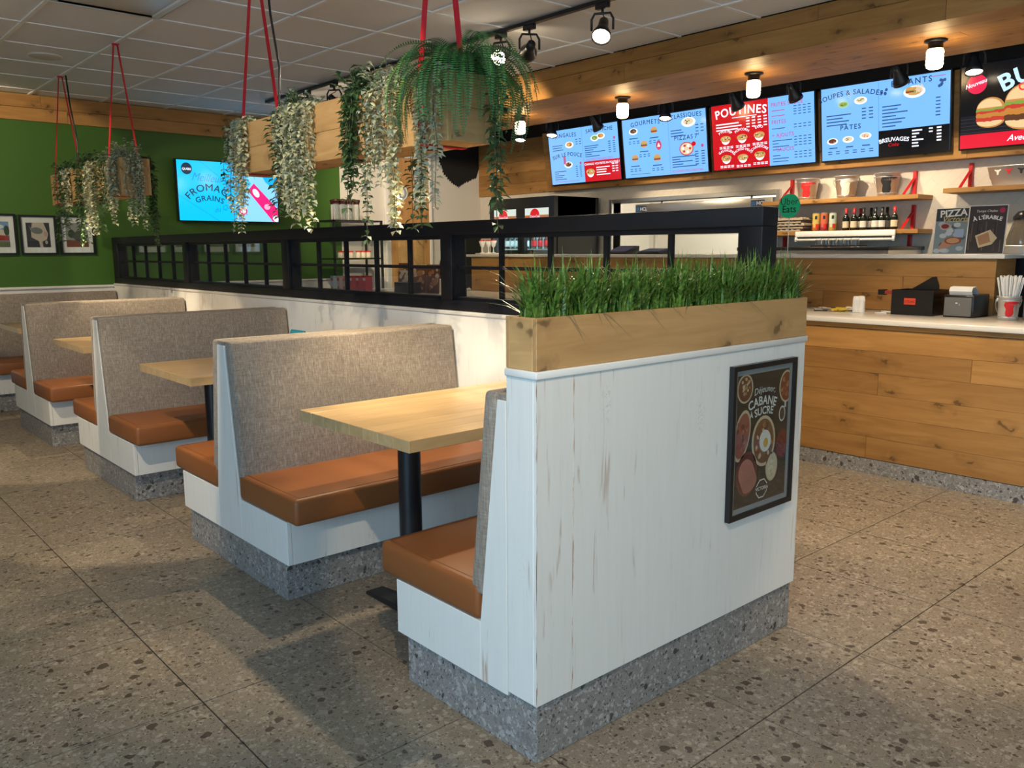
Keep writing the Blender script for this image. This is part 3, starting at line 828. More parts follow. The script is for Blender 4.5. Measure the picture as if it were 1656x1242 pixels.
# ------------------------------------------------------------------ displays
BLUE = glow((0.17, 0.42, 0.90), 0.95); LINEB = glow((0.025, 0.07, 0.20), 1.0); HEAD = glow((0.01, 0.025, 0.085), 1.0)
SRED = glow((0.52, 0.006, 0.012), 0.9); SWHITE = glow((0.80, 0.84, 0.95), 1.0); SBLK = glow((0.004, 0.004, 0.005), 1.0)
PINKL = glow((0.40, 0.07, 0.20), 1.0)
BUN = glow((0.62, 0.33, 0.11), 0.8); PATTY = glow((0.12, 0.045, 0.02), 0.8); SALAD = glow((0.20, 0.36, 0.06), 0.8); TOM = glow((0.55, 0.05, 0.03), 0.8); BEIGE = glow((0.75, 0.62, 0.42), 0.8)
def burger(g, x, y, w_, z):
    h = w_*0.75
    g.ell(x, y+h*0.08, w_/2, h*0.50, BUN, z, 14, a0=0, a1=PI)
    g.rect(x-w_*0.5, y-h*0.02, w_, h*0.11, SALAD, z+0.0002); g.rect(x-w_*0.46, y-h*0.12, w_*0.92, h*0.11, TOM, z+0.0002)
    g.rect(x-w_*0.47, y-h*0.24, w_*0.94, h*0.13, PATTY, z+0.0002)
    g.ell(x, y-h*0.24, w_*0.45, h*0.2, BUN, z+0.0001, 12, a0=PI, a1=2*PI)
def plate(g, x, y, w_, z, food=BUN, dish=SWHITE):
    g.ell(x, y, w_/2, w_*0.27, dish, z, 18); g.ell(x, y+w_*0.03, w_*0.36, w_*0.19, food, z+0.0003, 14)
    rr = random.Random(int(x*1000)+int(y*977))
    for k in range(7):
        g.ell(x+rr.uniform(-0.26, 0.26)*w_, y+rr.uniform(-0.07, 0.14)*w_, w_*0.06, w_*0.04, rr.choice([SALAD, TOM, PATTY, BEIGE]), z+0.0004, 8)
def bowl(g, x, y, w_, z):
    g.ell(x, y, w_*0.42, w_*0.45, SWHITE, z, 14, a0=PI, a1=2*PI); g.ell(x, y, w_*0.5, w_*0.25, BUN, z+0.0002, 16)
    rr = random.Random(int(x*1000)+int(y*977))
    for k in range(10):
        g.ell(x+rr.uniform(-0.36, 0.36)*w_, y+rr.uniform(-0.1, 0.16)*w_, w_*0.07, w_*0.05, rr.choice([BEIGE, PATTY, PATTY, SALAD, BEIGE]), z+0.0004, 8)
def lines(g, x, y, n, dy, w0, w1, h, mat, z=0.0012, seed=0):
    rr = random.Random(seed+int(abs(x)*100)+n)
    for k in range(n): g.rect(x, y-dy*k, rr.uniform(w0, w1), h, mat, z)
def cols(g, x, y, nx, dx, ny, dy, w_, h, mat, z=0.0012):
    for i in range(nx):
        for j in range(ny): g.rect(x+dx*i, y-dy*j, w_, h, mat, z)
def display(name, label, W, Hh, loc, rot, bez=0.012, depth=0.045, group=None):
    r = thing(name, label, 'screen', loc, group, rot)
    B().box((-W/2, -Hh/2, -depth), (W/2, Hh/2, -0.001), 'black_plastic').build('housing', r, bevel=0.003)
    return r
TILT = math.radians(8)
SW, SH = 1.075, 0.615
def menu(i, label, yl=None):
    if yl is None: yl = 7.18-1.117*i
    c = Vector((7.0-math.sin(TILT)*SH/2, yl-SW/2, 2.088+math.cos(TILT)*SH/2))
    return display('menu_screen', label, SW, SH, c, facing_x(TILT), group='menu screens over the counter')
GX, GY = SW/2-0.012, SH/2-0.012      # half size of the lit area

m1 = menu(0, 'pale blue menu screen with snacks, sandwiches and a red corner panel')
g = B(); g.rect(-GX, -GY, 2*GX, 2*GY, BLUE); g.rect(0.0, -GY, GX, 0.22, SRED, 0.0006); g.rect(-0.001, -0.07, 0.002, GY+0.07, LINEB, 0.0006)
plate(g, -0.20, 0.125, 0.13, 0.0008); plate(g, 0.19, 0.16, 0.12, 0.0008, SALAD); plate(g, 0.28, 0.175, 0.12, 0.0008, BUN)
plate(g, -0.24, -0.09, 0.13, 0.0008, PATTY); g.rect(-0.31, -0.08, 0.035, 0.09, PINKL, 0.0012)
lines(g, -0.47, 0.125, 3, 0.025, 0.14, 0.19, 0.008, LINEB); cols(g, -0.10, 0.17, 2, 0.055, 3, 0.025, 0.03, 0.008, LINEB)
lines(g, -0.47, -0.16, 5, 0.022, 0.06, 0.19, 0.008, LINEB); cols(g, -0.13, -0.12, 2, 0.06, 6, 0.022, 0.03, 0.008, LINEB); g.ell(-0.05, -0.085, 0.016, 0.016, PINKL, 0.001)
lines(g, 0.03, 0.08, 6, 0.022, 0.10, 0.33, 0.008, LINEB); cols(g, 0.38, 0.105, 2, 0.065, 6, 0.022, 0.035, 0.008, LINEB); g.ell(0.47, 0.14, 0.016, 0.016, PINKL, 0.001)
lines(g, -0.48, -0.272, 1, 0.02, 0.38, 0.40, 0.004, PINKL); lines(g, 0.03, -0.055, 2, 0.014, 0.38, 0.42, 0.004, PINKL)
bowl(g, 0.09, -0.19, 0.13, 0.0010); lines(g, 0.18, -0.155, 4, 0.026, 0.14, 0.20, 0.010, SWHITE); cols(g, 0.41, -0.13, 2, 0.05, 4, 0.026, 0.035, 0.010, SWHITE)
g.build('display_image', m1)
g = Lettering(m1); g.text('FRINGALES', -0.27, 0.215, 0.062, HEAD, 0.0015, bold=0.008, space=1.25, bend=2.0); g.text('SANDWICHE', 0.26, 0.230, 0.058, HEAD, 0.0015, bold=0.008, space=1.2, bend=2.0)
g.text('SUR LE POUCE', -0.25, 0.005, 0.062, HEAD, 0.0015, bold=0.008, space=1.15, bend=0.9); g.text('CHANGEZ VOS FRITES EN POUTINE !', 0.265, -0.118, 0.031, SWHITE, 0.0015, bold=0.012)


m2 = menu(1, 'pale blue menu screen with burgers and a small pizza')
g = B(); g.rect(-GX, -GY, 2*GX, 2*GY, BLUE); g.rect(0.07, -GY, 0.002, 2*GY, LINEB, 0.0006)
plate(g, -0.38, 0.17, 0.12, 0.0008, PATTY); burger(g, -0.11, 0.155, 0.085, 0.0008); burger(g, -0.25, 0.03, 0.09, 0.0008); burger(g, -0.38, -0.10, 0.085, 0.0008); burger(g, -0.09, -0.12, 0.09, 0.0008)
g.ell(-0.06, 0.005, 0.035, 0.045, SRED, 0.0008); g.ell(-0.06, 0.005, 0.030, 0.040, glow((0.65, 0.05, 0.08), 0.9), 0.0010); g.poly([(-0.08, -0.01), (-0.04, -0.01), (-0.06, 0.03)], SWHITE, 0.0013)
for (x, y) in ((-0.44, 0.095), (-0.17, 0.08), (-0.31, -0.045), (-0.44, -0.185), (-0.15, -0.195)):
    lines(g, x, y, 1, 0.02, 0.11, 0.13, 0.010, LINEB); cols(g, x-0.01, y-0.028, 3, 0.055, 2, 0.02, 0.032, 0.007, LINEB)
plate(g, 0.32, 0.19, 0.17, 0.0008, BEIGE); lines(g, 0.10, 0.12, 3, 0.026, 0.12, 0.17, 0.009, LINEB); cols(g, 0.40, 0.15, 2, 0.06, 3, 0.03, 0.035, 0.009, LINEB)
g.ell(0.28, -0.06, 0.085, 0.065, SRED, 0.0007, 24); g.ell(0.28, -0.06, 0.075, 0.056, BEIGE, 0.0009, 24)
for a in range(6): g.ell(0.28+0.045*math.cos(a), -0.06+0.032*math.sin(a), 0.016, 0.012, SWHITE if a % 2 else TOM, 0.0012, 8)
g.ell(0.37, -0.02, 0.026, 0.022, SRED, 0.0012); g.ell(0.47, -0.045, 0.016, 0.016, PINKL, 0.001)
lines(g, 0.10, -0.135, 5, 0.024, 0.10, 0.30, 0.009, LINEB); cols(g, 0.38, -0.10, 2, 0.075, 6, 0.024, 0.04, 0.009, LINEB); lines(g, -0.45, -0.265, 1, 0.02, 0.24, 0.26, 0.004, LINEB); lines(g, 0.09, -0.265, 2, 0.012, 0.36, 0.40, 0.004, PINKL)
g.build('display_image', m2)
g = Lettering(m2); g.text('GOURMETS', -0.22, 0.225, 0.062, HEAD, 0.0015, bold=0.008, space=1.25, bend=1.5); g.text('CLASSIQUES', 0.29, 0.24, 0.058, HEAD, 0.0015, bold=0.008, space=1.2, bend=2.0); g.text('PIZZAS', 0.25, 0.03, 0.06, HEAD, 0.0015, bold=0.008, space=1.25); g.text('7"', 0.41, 0.03, 0.06, HEAD, 0.0015, bold=0.008)


m3 = menu(2, 'menu screen half red and half pale blue listing poutines and fries')
g = B(); g.rect(-GX, -GY, 2*GX, 2*GY, BLUE); g.rect(-GX, -GY, GX+0.08, 2*GY, SRED, 0.0004)
lines(g, -0.48, 0.115, 3, 0.026, 0.22, 0.34, 0.011, SWHITE); cols(g, -0.15, 0.145, 4, 0.06, 4, 0.026, 0.035, 0.011, SWHITE); lines(g, -0.30, 0.165, 1, 0.02, 0.26, 0.28, 0.006, SWHITE)
for x, y in ((-0.38, -0.015), (-0.20, -0.015), (-0.02, -0.01), (-0.38, -0.19), (-0.20, -0.195), (-0.02, -0.185)):
    bowl(g, x, y, 0.115, 0.0008); cols(g, x-0.07, y-0.075, 4, 0.04, 2, 0.013, 0.03, 0.007, SWHITE)
for y, nr in ((0.175, 2), (0.13, 2), (0.02, 2), (-0.085, 4), (-0.215, 3)):
    lines(g, 0.115, y, 1 if y > 0 else nr, 0.026, 0.06, 0.20, 0.007, LINEB if y < 0.1 else PINKL); cols(g, 0.33, y+0.02, 4, 0.045, nr, 0.024, 0.028, 0.007, LINEB)
g.build('display_image', m3)
g = Lettering(m3); g.text('POUTINES', -0.21, 0.195, 0.105, SWHITE, 0.0015, bold=0.02, space=1.15, bend=1.6)
for t, x, y in (("P'TITE PEP", -0.38, 0.045), ('POPCORN', -0.20, 0.048), ('EXPO', -0.02, 0.052), ('GALVAUDE', -0.38, -0.128), ('SMOKED MEAT', -0.20, -0.128), ('CARNIVORE', -0.02, -0.122)):
    g.text(t, x, y, 0.031, SWHITE, 0.0015, bold=0.015, bend=0.12)
for t, y in (('FRITES SAUCE', 0.215), ('FRITES', 0.065), ('+ AJOUTS', -0.05), ('+ SAUCES', -0.175)):
    g.text(t, 0.11, y, 0.046, PINKL, 0.0015, 'L', bold=0.01, space=1.1)


m4 = menu(3, 'pale blue menu screen with soups, kids meals and a black drinks panel')
g = B(); g.rect(-GX, -GY, 2*GX, 2*GY, BLUE); g.rect(-0.03, -GY, GX+0.03, 0.20, SBLK, 0.0006); g.rect(-0.031, -0.1, 0.002, GY+0.1, LINEB, 0.0006)
plate(g, -0.33, 0.15, 0.10, 0.0008, SALAD, glow((0.25, 0.48, 0.30), 1)); plate(g, -0.18, 0.165, 0.11, 0.0008, BEIGE); plate(g, -0.43, -0.14, 0.10, 0.0008, PATTY); plate(g, -0.29, -0.135, 0.10, 0.0008, BEIGE); plate(g, -0.14, -0.12, 0.10, 0.0008, BEIGE)
plate(g, 0.255, 0.175, 0.17, 0.0008, BUN); burger(g, 0.22, 0.185, 0.07, 0.0014)
for k in range(7): g.rect(0.27+0.008*k, 0.165+0.006*(k % 3), 0.006, 0.05, BEIGE, 0.0015)
rr = random.Random(2)
for k in range(10): g.ell(rr.choice([0.02, 0.46])+rr.uniform(-0.03, 0.03), 0.22+rr.uniform(-0.04, 0.02), 0.012, 0.012, LINEB, 0.0012, 10)
lines(g, -0.48, 0.065, 4, 0.026, 0.14, 0.22, 0.009, LINEB); cols(g, -0.17, 0.095, 2, 0.06, 4, 0.026, 0.035, 0.009, LINEB)
lines(g, 0.0, 0.085, 7, 0.026, 0.10, 0.26, 0.009, LINEB); cols(g, 0.42, 0.105, 1, 0.06, 6, 0.026, 0.035, 0.009, LINEB); g.rect(0.39, 0.265, 0.10, 0.005, PINKL, 0.001)
for x in (-0.46, -0.31, -0.17): lines(g, x, -0.20, 1, 0.02, 0.06, 0.10, 0.009, LINEB); cols(g, x-0.01, -0.23, 2, 0.07, 2, 0.018, 0.035, 0.007, LINEB)
lines(g, 0.24, -0.125, 6, 0.024, 0.03, 0.12, 0.011, SWHITE); cols(g, 0.43, -0.12, 1, 0.06, 5, 0.024, 0.035, 0.012, SWHITE); cols(g, 0.37, -0.12, 1, 0.06, 2, 0.024, 0.03, 0.010, SWHITE)
g.build('display_image', m4)
g = Lettering(m4); g.text('SOUPES & SALADES', -0.27, 0.222, 0.056, HEAD, 0.0015, bold=0.01, space=1.15, bend=0.9); g.text('ENFANTS', 0.23, 0.235, 0.062, HEAD, 0.0015, bold=0.01, space=1.3); g.text('PÂTES', -0.27, -0.055, 0.056, HEAD, 0.0015, bold=0.01, space=1.25)
g.text('BREUVAGES', 0.095, -0.185, 0.045, SWHITE, 0.0015, bold=0.02, space=1.0, bend=0.6); g.text('Coke', 0.09, -0.225, 0.04, SRED, 0.0015, bold=0.01, slant=0.3)


m5 = menu(4, 'dark menu screen with two large burgers above a red band', yl=2.70)
DARKG = glow((0.010, 0.010, 0.013), 1.0); BUNL = glow((0.74, 0.52, 0.26), 0.9); BUND = glow((0.50, 0.22, 0.06), 0.9); CHICK = glow((0.48, 0.20, 0.04), 0.9)
g = B(); g.rect(-GX, -GY, 2*GX, 2*GY, SBLK); g.rect(-GX, -0.20, 2*GX, 0.14, DARKG, 0.0004); g.rect(-GX, -GY, 2*GX, 0.10, glow((0.62, 0.01, 0.03), 1.0), 0.0008)
for k in range(5): g.rect(-GX, -0.185+0.025*k, 2*GX, 0.004, glow((0.03, 0.03, 0.035), 1.0), 0.0006)
def big_burger(x, y, s, z, z2):
    g.ell(x, y+0.09*s, 0.15*s, 0.13*s, BUND, z, 24, a0=0, a1=PI); g.ell(x-0.012*s, y+0.10*s, 0.13*s, 0.105*s, BUNL, z+0.0002, 20, a0=0.1, a1=PI-0.1)
    q = random.Random(4)
    for lay, (yy, c, hh_) in enumerate(((0.082, SALAD, 0.020), (0.058, TOM, 0.022), (0.022, CHICK, 0.030), (-0.015, z2, 0.022))):
        for k in range(9): g.ell(x+(-0.125+0.031*k)*s, y+(yy+q.uniform(-0.008, 0.006))*s, 0.030*s, hh_*s, c, z+0.0003+0.0001*lay+0.00001*k, 10)
    g.ell(x, y-0.035*s, 0.145*s, 0.075*s, BUND, z+0.0002, 18, a0=PI, a1=2*PI); g.ell(x-0.01*s, y-0.035*s, 0.135*s, 0.06*s, BUNL, z+0.00025, 18, a0=PI, a1=2*PI)
    for k in range(18): g.ell(x+q.uniform(-0.11, 0.11)*s, y+(0.115+q.uniform(0, 0.07))*s, 0.005*s, 0.003*s, BEIGE, z+0.0008, 6)
big_burger(-0.315, -0.085, 0.66, 0.0010, TOM); big_burger(-0.07, -0.085, 1.0, 0.0022, PATTY); big_burger(0.28, -0.085, 1.0, 0.0022, PATTY)
g.ell(-0.415, 0.165, 0.07, 0.07, glow((0.62, 0.012, 0.06), 1.0), 0.001, 28)
g.build('display_image', m5)
g = Lettering(m5); LB = glow((0.42, 0.66, 0.95), 1.1)
g.text('BURGERS', 0.12, 0.165, 0.165, LB, 0.0036, bold=0.025, space=1.1, bend=0.85); g.text('GOURMETS', 0.12, 0.105, 0.085, glow((0.72, 0.03, 0.03), 1.0), 0.0036, bold=0.02, space=1.2, bend=1.0)
g.text('Nouveau', -0.42, 0.155, 0.042, SWHITE, 0.0016, bold=0.01, slant=0.3, rot=0.25); g.text('Avec notre légendaire', 0.08, -0.265, 0.062, SWHITE, 0.0014, bold=0.01, slant=0.35)


# pine backing that carries the menu screens
bk = sthing('trim_6', 'leaning knotty pine backing behind the menu screens', 'trim')
zb0, zb1 = 2.035, 2.69
xb0 = 7.0+0.05-0.0+math.tan(TILT)*(2.088-zb0); xb1 = xb0-math.tan(TILT)*(zb1-zb0)
B().prism([(XR-0.001, zb0), (xb0+0.02, zb0), (xb1+0.02, zb1), (XR-0.001, zb1)], 1, -1.5, 7.315, 'pine_y').build('core', bk)
B().box((6.93, -1.5, 2.70), (XR-0.001, 7.315, 2.979), 'matte_black').build('black_fascia', bk)
sl = math.sqrt((zb1-zb0)**2+(xb1-xb0)**2)
for r in range(4):
    t = (r+0.5)/4
    for (a, b) in ((-1.5, 0.6), (0.6, 2.655), (2.655, 5.0), (5.0, 7.315)):
        o = B().box((-(b-a)/2+0.001, -sl/8+0.0007, -0.009), ((b-a)/2-0.001, sl/8-0.0007, 0.009), 'pine_x').build('plank', bk, bevel=0.001, seg=1)
        o.matrix_world = Matrix.Translation((xb0+(xb1-xb0)*t+0.01, (a+b)/2, zb0+(zb1-zb0)*t)) @ facing_x(TILT).to_4x4()

# television on the green wall
tvw, tvh = 1.085, 0.615
tv = display('wall_television', 'bright cyan television on the green wall showing a cheese advert', tvw, tvh, (3.735, YF-0.10, 1.965), FACE_Y, depth=0.06)
B().box((-0.2, -0.15, -0.098), (0.2, 0.15, -0.06), 'black_metal').build('wall_mount', tv)
CY_ = glow((0.0, 0.46, 0.92), 1.0); CYL = glow((0.22, 0.55, 0.95), 1.0); NAVY = glow((0.004, 0.02, 0.05), 1.0); MAG = glow((0.85, 0.01, 0.16), 1.0); CYD = glow((0.0, 0.22, 0.50), 1.0)
hx, hy = tvw/2-0.01, tvh/2-0.01
g = B(); g.rect(-hx, -hy, 2*hx, 2*hy, CY_); g.poly([(0.05, -hy), (hx, -hy), (hx, hy-0.05), (0.42, hy), (0.20, 0.05)], CYL, 0.0005); g.poly([(0.30, hy), (hx, hy), (hx, 0.02), (0.40, 0.12)], glow((0.0, 0.38, 0.82), 1.0), 0.0008)
g.poly([(0.20, 0.02), (0.27, 0.10), (0.53, -0.16), (0.53, -0.295), (0.47, -0.295)], MAG, 0.0011); g.ell(0.29, 0.0, 0.03, 0.05, SWHITE, 0.0015, rot=0.6); g.ell(0.41, -0.14, 0.035, 0.03, glow((0.9, 0.35, 0.5), 1), 0.0015); g.ell(0.50, -0.26, 0.03, 0.04, SWHITE, 0.0015, rot=0.6)
g.ell(0.14, -0.19, 0.045, 0.04, MAG, 0.0012); g.ell(0.14, -0.19, 0.03, 0.022, SWHITE, 0.0015); g.ell(0.24, 0.16, 0.035, 0.07, CYL, 0.0014, rot=0.3); g.ell(0.31, 0.17, 0.025, 0.06, CYL, 0.0014, rot=-0.2)
g.poly([(-hx, -0.045), (-hx, -0.050), (-0.13, -hy), (-0.122, -hy)], CYD, 0.001); g.poly([(-0.30, hy), (-0.295, hy), (-0.0, 0.075), (-0.005, 0.072)], CYD, 0.001)
g.ell(-0.435, 0.215, 0.055, 0.058, NAVY, 0.0012, 28); g.build('display_image', tv)
g = Lettering(tv); g.text('FROMAGE', -0.215, 0.005, 0.098, NAVY, 0.0016, bold=0.012, space=1.1, bend=0.27); g.text('GRAINS', -0.215, -0.095, 0.076, NAVY, 0.0016, bold=0.012, space=1.1, bend=0.34)
g.text('Meilleur', -0.235, 0.095, 0.115, CYD, 0.0016, slant=0.35, bold=-0.004, rot=-0.05, stretch=0.85); g.text('du Québec', -0.02, -0.175, 0.07, CYD, 0.0016, slant=0.35, rot=0.28, bold=-0.003)
g.text('QUEBS', -0.435, 0.20, 0.030, SWHITE, 0.0018, bold=0.02); 

# ------------------------------------------------------------------ pictures
def picture(label, x0, x1, z0, z1, art, group='framed photos on the green wall'):
    cx_, cz_, W, Hh = (x0+x1)/2, (z0+z1)/2, x1-x0, z1-z0
    r = thing('picture_frame', label, 'picture', (cx_, YF-0.0005, cz_), group, FACE_Y)
    fr = B(); t = 0.017
    for a, b in (((-W/2, -Hh/2), (W/2, -Hh/2+t)), ((-W/2, Hh/2-t), (W/2, Hh/2)), ((-W/2, -Hh/2+t), (-W/2+t, Hh/2-t)), ((W/2-t, -Hh/2+t), (W/2, Hh/2-t))):
        fr.box((*a, 0.0), (*b, 0.025), 'black_plastic')
    fr.build('frame', r)
    B().box((-W/2+t, -Hh/2+t, 0.0), (W/2-t, Hh/2-t, 0.010), 'paper_white').build('mat_board', r)
    g = B(); art(g, W*0.32, Hh*0.31); g.build('photograph', r)
    B().box((-W/2+t, -Hh/2+t, 0.018), (W/2-t, Hh/2-t, 0.020), 'pane_glass').build('glazing', r)
def art_barn(g, a, b):
    z = 0.0105
    g.rect(-a, -b, 2*a, 2*b, ink((0.18, 0.32, 0.55)), z); g.rect(-a, -b, 2*a, b*0.45, ink((0.12, 0.15, 0.06)), z+0.0003); g.ell(0.0, b*0.6, a*0.6, b*0.2, ink((0.65, 0.70, 0.75)), z+0.0003)
    g.poly([(-a, -b*0.5), (a*0.95, -b*0.5), (a*0.95, -b*0.1), (-a, 0.0)], ink((0.38, 0.03, 0.02)), z+0.0006); g.poly([(-a, 0.0), (a*0.95, -b*0.1), (a*0.55, b*0.35), (-a, b*0.55)], ink((0.62, 0.58, 0.48)), z+0.0008)
    for k in range(5): g.rect(-a*0.8+k*a*0.35, -b*0.45, a*0.02, b*0.35, ink((0.18, 0.01, 0.01)), z+0.001)
    g.ell(a*0.8, b*0.3, a*0.22, b*0.4, ink((0.03, 0.06, 0.02)), z+0.001)
def art_cow(g, a, b):
    z = 0.0105
    g.rect(-a, -b, 2*a, 2*b, ink((0.035, 0.03, 0.04)), z); g.poly([(-a*0.45, b), (a*0.5, b), (a*0.85, b*0.1), (a*0.7, -b*0.35), (a*0.3, -b*0.55), (a*0.35, -b), (a*0.1, -b), (0.0, -b*0.5), (-a*0.6, -b*0.2), (-a*0.6, b*0.3)], ink((0.58, 0.50, 0.40)), z+0.0004)
    g.ell(-a*0.1, b*0.35, a*0.5, b*0.27, ink((0.16, 0.18, 0.17)), z+0.0008, rot=-0.15); g.ell(a*0.62, b*0.1, a*0.16, b*0.22, ink((0.55, 0.34, 0.30)), z+0.0010); g.poly([(-a*0.75, b*0.8), (-a*0.55, b*0.4), (-a*0.6, b*0.35)], ink((0.6, 0.55, 0.5)), z+0.0006)
    g.ell(a*0.65, -b*0.6, a*0.12, b*0.15, ink((0.5, 0.45, 0.4)), z+0.0008)
def art_field(g, a, b):
    z = 0.0105
    g.rect(-a, -b, 2*a, 2*b, ink((0.30, 0.30, 0.28)), z); g.rect(-a, -b, 2*a, b*0.55, ink((0.20, 0.06, 0.03)), z+0.0003); g.ell(a*0.3, -b*0.1, a*0.7, b*0.45, ink((0.07, 0.07, 0.06)), z+0.0006); g.ell(-a*0.5, b*0.1, a*0.3, b*0.35, ink((0.04, 0.06, 0.03)), z+0.0008)
picture('framed photo of a red barn under a blue sky on the green wall', 1.447, 1.757, 1.333, 1.697, art_barn)
picture('framed close-up photo of a cow muzzle on the green wall', 1.783, 2.085, 1.333, 1.690, art_cow)
picture('framed dark farmyard photo on the green wall beside the black window strip', 2.111, 2.411, 1.333, 1.695, art_field)
picture('framed grey pasture photo on the green wall left of the red barn photo', 1.111, 1.421, 1.333, 1.697, art_field)

# framed poster on the partition end
PX0, PX1, PZ0, PZ1 = 2.212, 2.584, 0.488, 0.990
pw_, ph_ = PX1-PX0, PZ1-PZ0
ps = thing('framed_poster', 'framed dark food poster on the whitewashed partition end', 'poster', ((PX0+PX1)/2, Y0-0.0005, (PZ0+PZ1)/2), rot=FACE_Y)
fr = B(); t = 0.016
for a, b in (((-pw_/2, -ph_/2), (pw_/2, -ph_/2+t)), ((-pw_/2, ph_/2-t), (pw_/2, ph_/2)), ((-pw_/2, -ph_/2+t), (-pw_/2+t, ph_/2-t)), ((pw_/2-t, -ph_/2+t), (pw_/2, ph_/2-t))):
    fr.box((*a, 0.0), (*b, 0.018), 'black_plastic')
fr.build('frame', ps)
B().box((-pw_/2+t, -ph_/2+t, 0.0), (pw_/2-t, ph_/2-t, 0.008), plain('mount_grey', (0.30, 0.33, 0.36), 0.6)).build('mount', ps)
a, b = pw_/2-t-0.018, ph_/2-t-0.018
g = B(); z = 0.0085
I = ink
g.rect(-a, -b, 2*a, 2*b, I((0.035, 0.022, 0.017)), z)
for k in range(5): g.rect(-a+2*a*(k+1)/6, -b, 0.0015, 2*b, I((0.012, 0.008, 0.006)), z+0.0002)
rr = random.Random(8)
def dish(x, y, rx, ry, rim, fill, bits, n, rot=0.0, clip=True):
    def C(px_, py_): return (min(max(px_, -a), a), min(max(py_, -b), b))
    def E(cx_, cy_, qx, qy, mat, zz, rt=0.0, nn=24):
        g.poly([C(cx_+qx*math.cos(q)*math.cos(rt)-qy*math.sin(q)*math.sin(rt), cy_+qx*math.cos(q)*math.sin(rt)+qy*math.sin(q)*math.cos(rt)) for q in [2*PI*i/nn for i in range(nn)]], mat, zz)
    E(x, y, rx, ry, rim, z+0.0004, rot); E(x, y, rx*0.86, ry*0.88, fill, z+0.0007, rot)
    for k in range(n):
        q, m_ = rr.uniform(0, 2*PI), rr.uniform(0, 0.68)
        E(x+rx*m_*math.cos(q), y+ry*m_*math.sin(q), rx*rr.uniform(0.10, 0.2), ry*rr.uniform(0.06, 0.14), rr.choice(bits), z+0.0009+0.00002*k, rr.uniform(0, 3), 9)
CR_, BR_, RD_, OR_ = I((0.66, 0.52, 0.34)), I((0.17, 0.05, 0.025)), I((0.36, 0.06, 0.035)), I((0.52, 0.22, 0.07))
dish(-a*0.72, b*0.80, 0.045, 0.047, CR_, BR_, [CR_, OR_, I((0.42, 0.30, 0.18))], 18)
dish(a*0.90, b*0.72, 0.045, 0.055, CR_, I((0.26, 0.05, 0.02)), [RD_, OR_, I((0.42, 0.12, 0.04))], 22)
dish(-a*0.78, b*0.10, 0.045, 0.085, CR_, I((0.34, 0.10, 0.07)), [RD_, I((0.44, 0.16, 0.12)), BR_], 20, -0.25)
dish(a*0.06, -b*0.06, 0.070, 0.086, I((0.70, 0.55, 0.36)), I((0.22, 0.09, 0.04)), [CR_, OR_, RD_, BR_, I((0.30, 0.14, 0.06))], 60, 0.1)
g.ell(a*0.10, -b*0.06, 0.034, 0.038, I((0.80, 0.78, 0.72)), z+0.0025, rot=0.4); g.ell(a*0.12, -b*0.09, 0.014, 0.016, I((0.75, 0.42, 0.05)), z+0.0028)
dish(a*0.80, -b*0.18, 0.040, 0.052, I((0.14, 0.03, 0.02)), I((0.24, 0.03, 0.02)), [I((0.3, 0.05, 0.03)), I((0.16, 0.02, 0.015))], 10)
g.ell(a*0.76, b*0.30, 0.020, 0.027, I((0.72, 0.70, 0.66)), z+0.0006); g.ell(a*0.76, b*0.30, 0.015, 0.021, I((0.10, 0.06, 0.04)), z+0.0009); g.rect(a*0.84, b*0.39, 0.011, 0.022, I((0.7, 0.68, 0.64)), z+0.0006)
dish(-a*0.55, -b*0.50, 0.060, 0.075, I((0.20, 0.045, 0.035)), I((0.16, 0.03, 0.025)), [I((0.2, 0.04, 0.03))], 4)
for k in range(6): g.ell(-a*0.58+0.004*k, -b*0.48-0.008*k, 0.044, 0.046-0.004*k, I((0.58-0.03*k, 0.22-0.012*k, 0.17-0.01*k)), z+0.0016+0.0002*k, rot=0.4)
dish(a*0.42, -b*0.50, 0.036, 0.050, CR_, I((0.70, 0.60, 0.42)), [I((0.78, 0.70, 0.54)), I((0.60, 0.47, 0.28))], 26)
g.ell(0.006, -b*0.80, 0.036, 0.034, 'paper_white', z+0.0020, 8, rot=PI/8); g.ell(0.006, -b*0.80, 0.032, 0.030, I((0.03, 0.02, 0.016)), z+0.0023, 8, rot=PI/8); g.rect(-0.034, -b*0.83, 0.08, 0.017, I((0.03, 0.02, 0.016)), z+0.0026)
g.build('print', ps)
g = Lettering(ps)
g.text('Déjeuner,', 0.0, b*0.70, 0.031, 'paper_white', z+0.0032, slant=0.25, bend=0.26); g.text('CABANE', -0.010, b*0.515, 0.041, 'paper_white', z+0.0032, bold=0.02, bend=0.22)
g.text('SUCRE', 0.0, b*0.365, 0.036, 'paper_white', z+0.0032, bold=0.02, bend=0.24); g.text('À', -0.072, b*0.345, 0.024, 'paper_white', z+0.0032, bold=0.03)
g.text('VICTORIA', 0.006, -b*0.82, 0.0165, 'paper_white', z+0.0030, bold=0.02)
B().box((-pw_/2+t, -ph_/2+t, 0.0135), (pw_/2-t, ph_/2-t, 0.0150), 'pane_glass').build('glazing', ps)

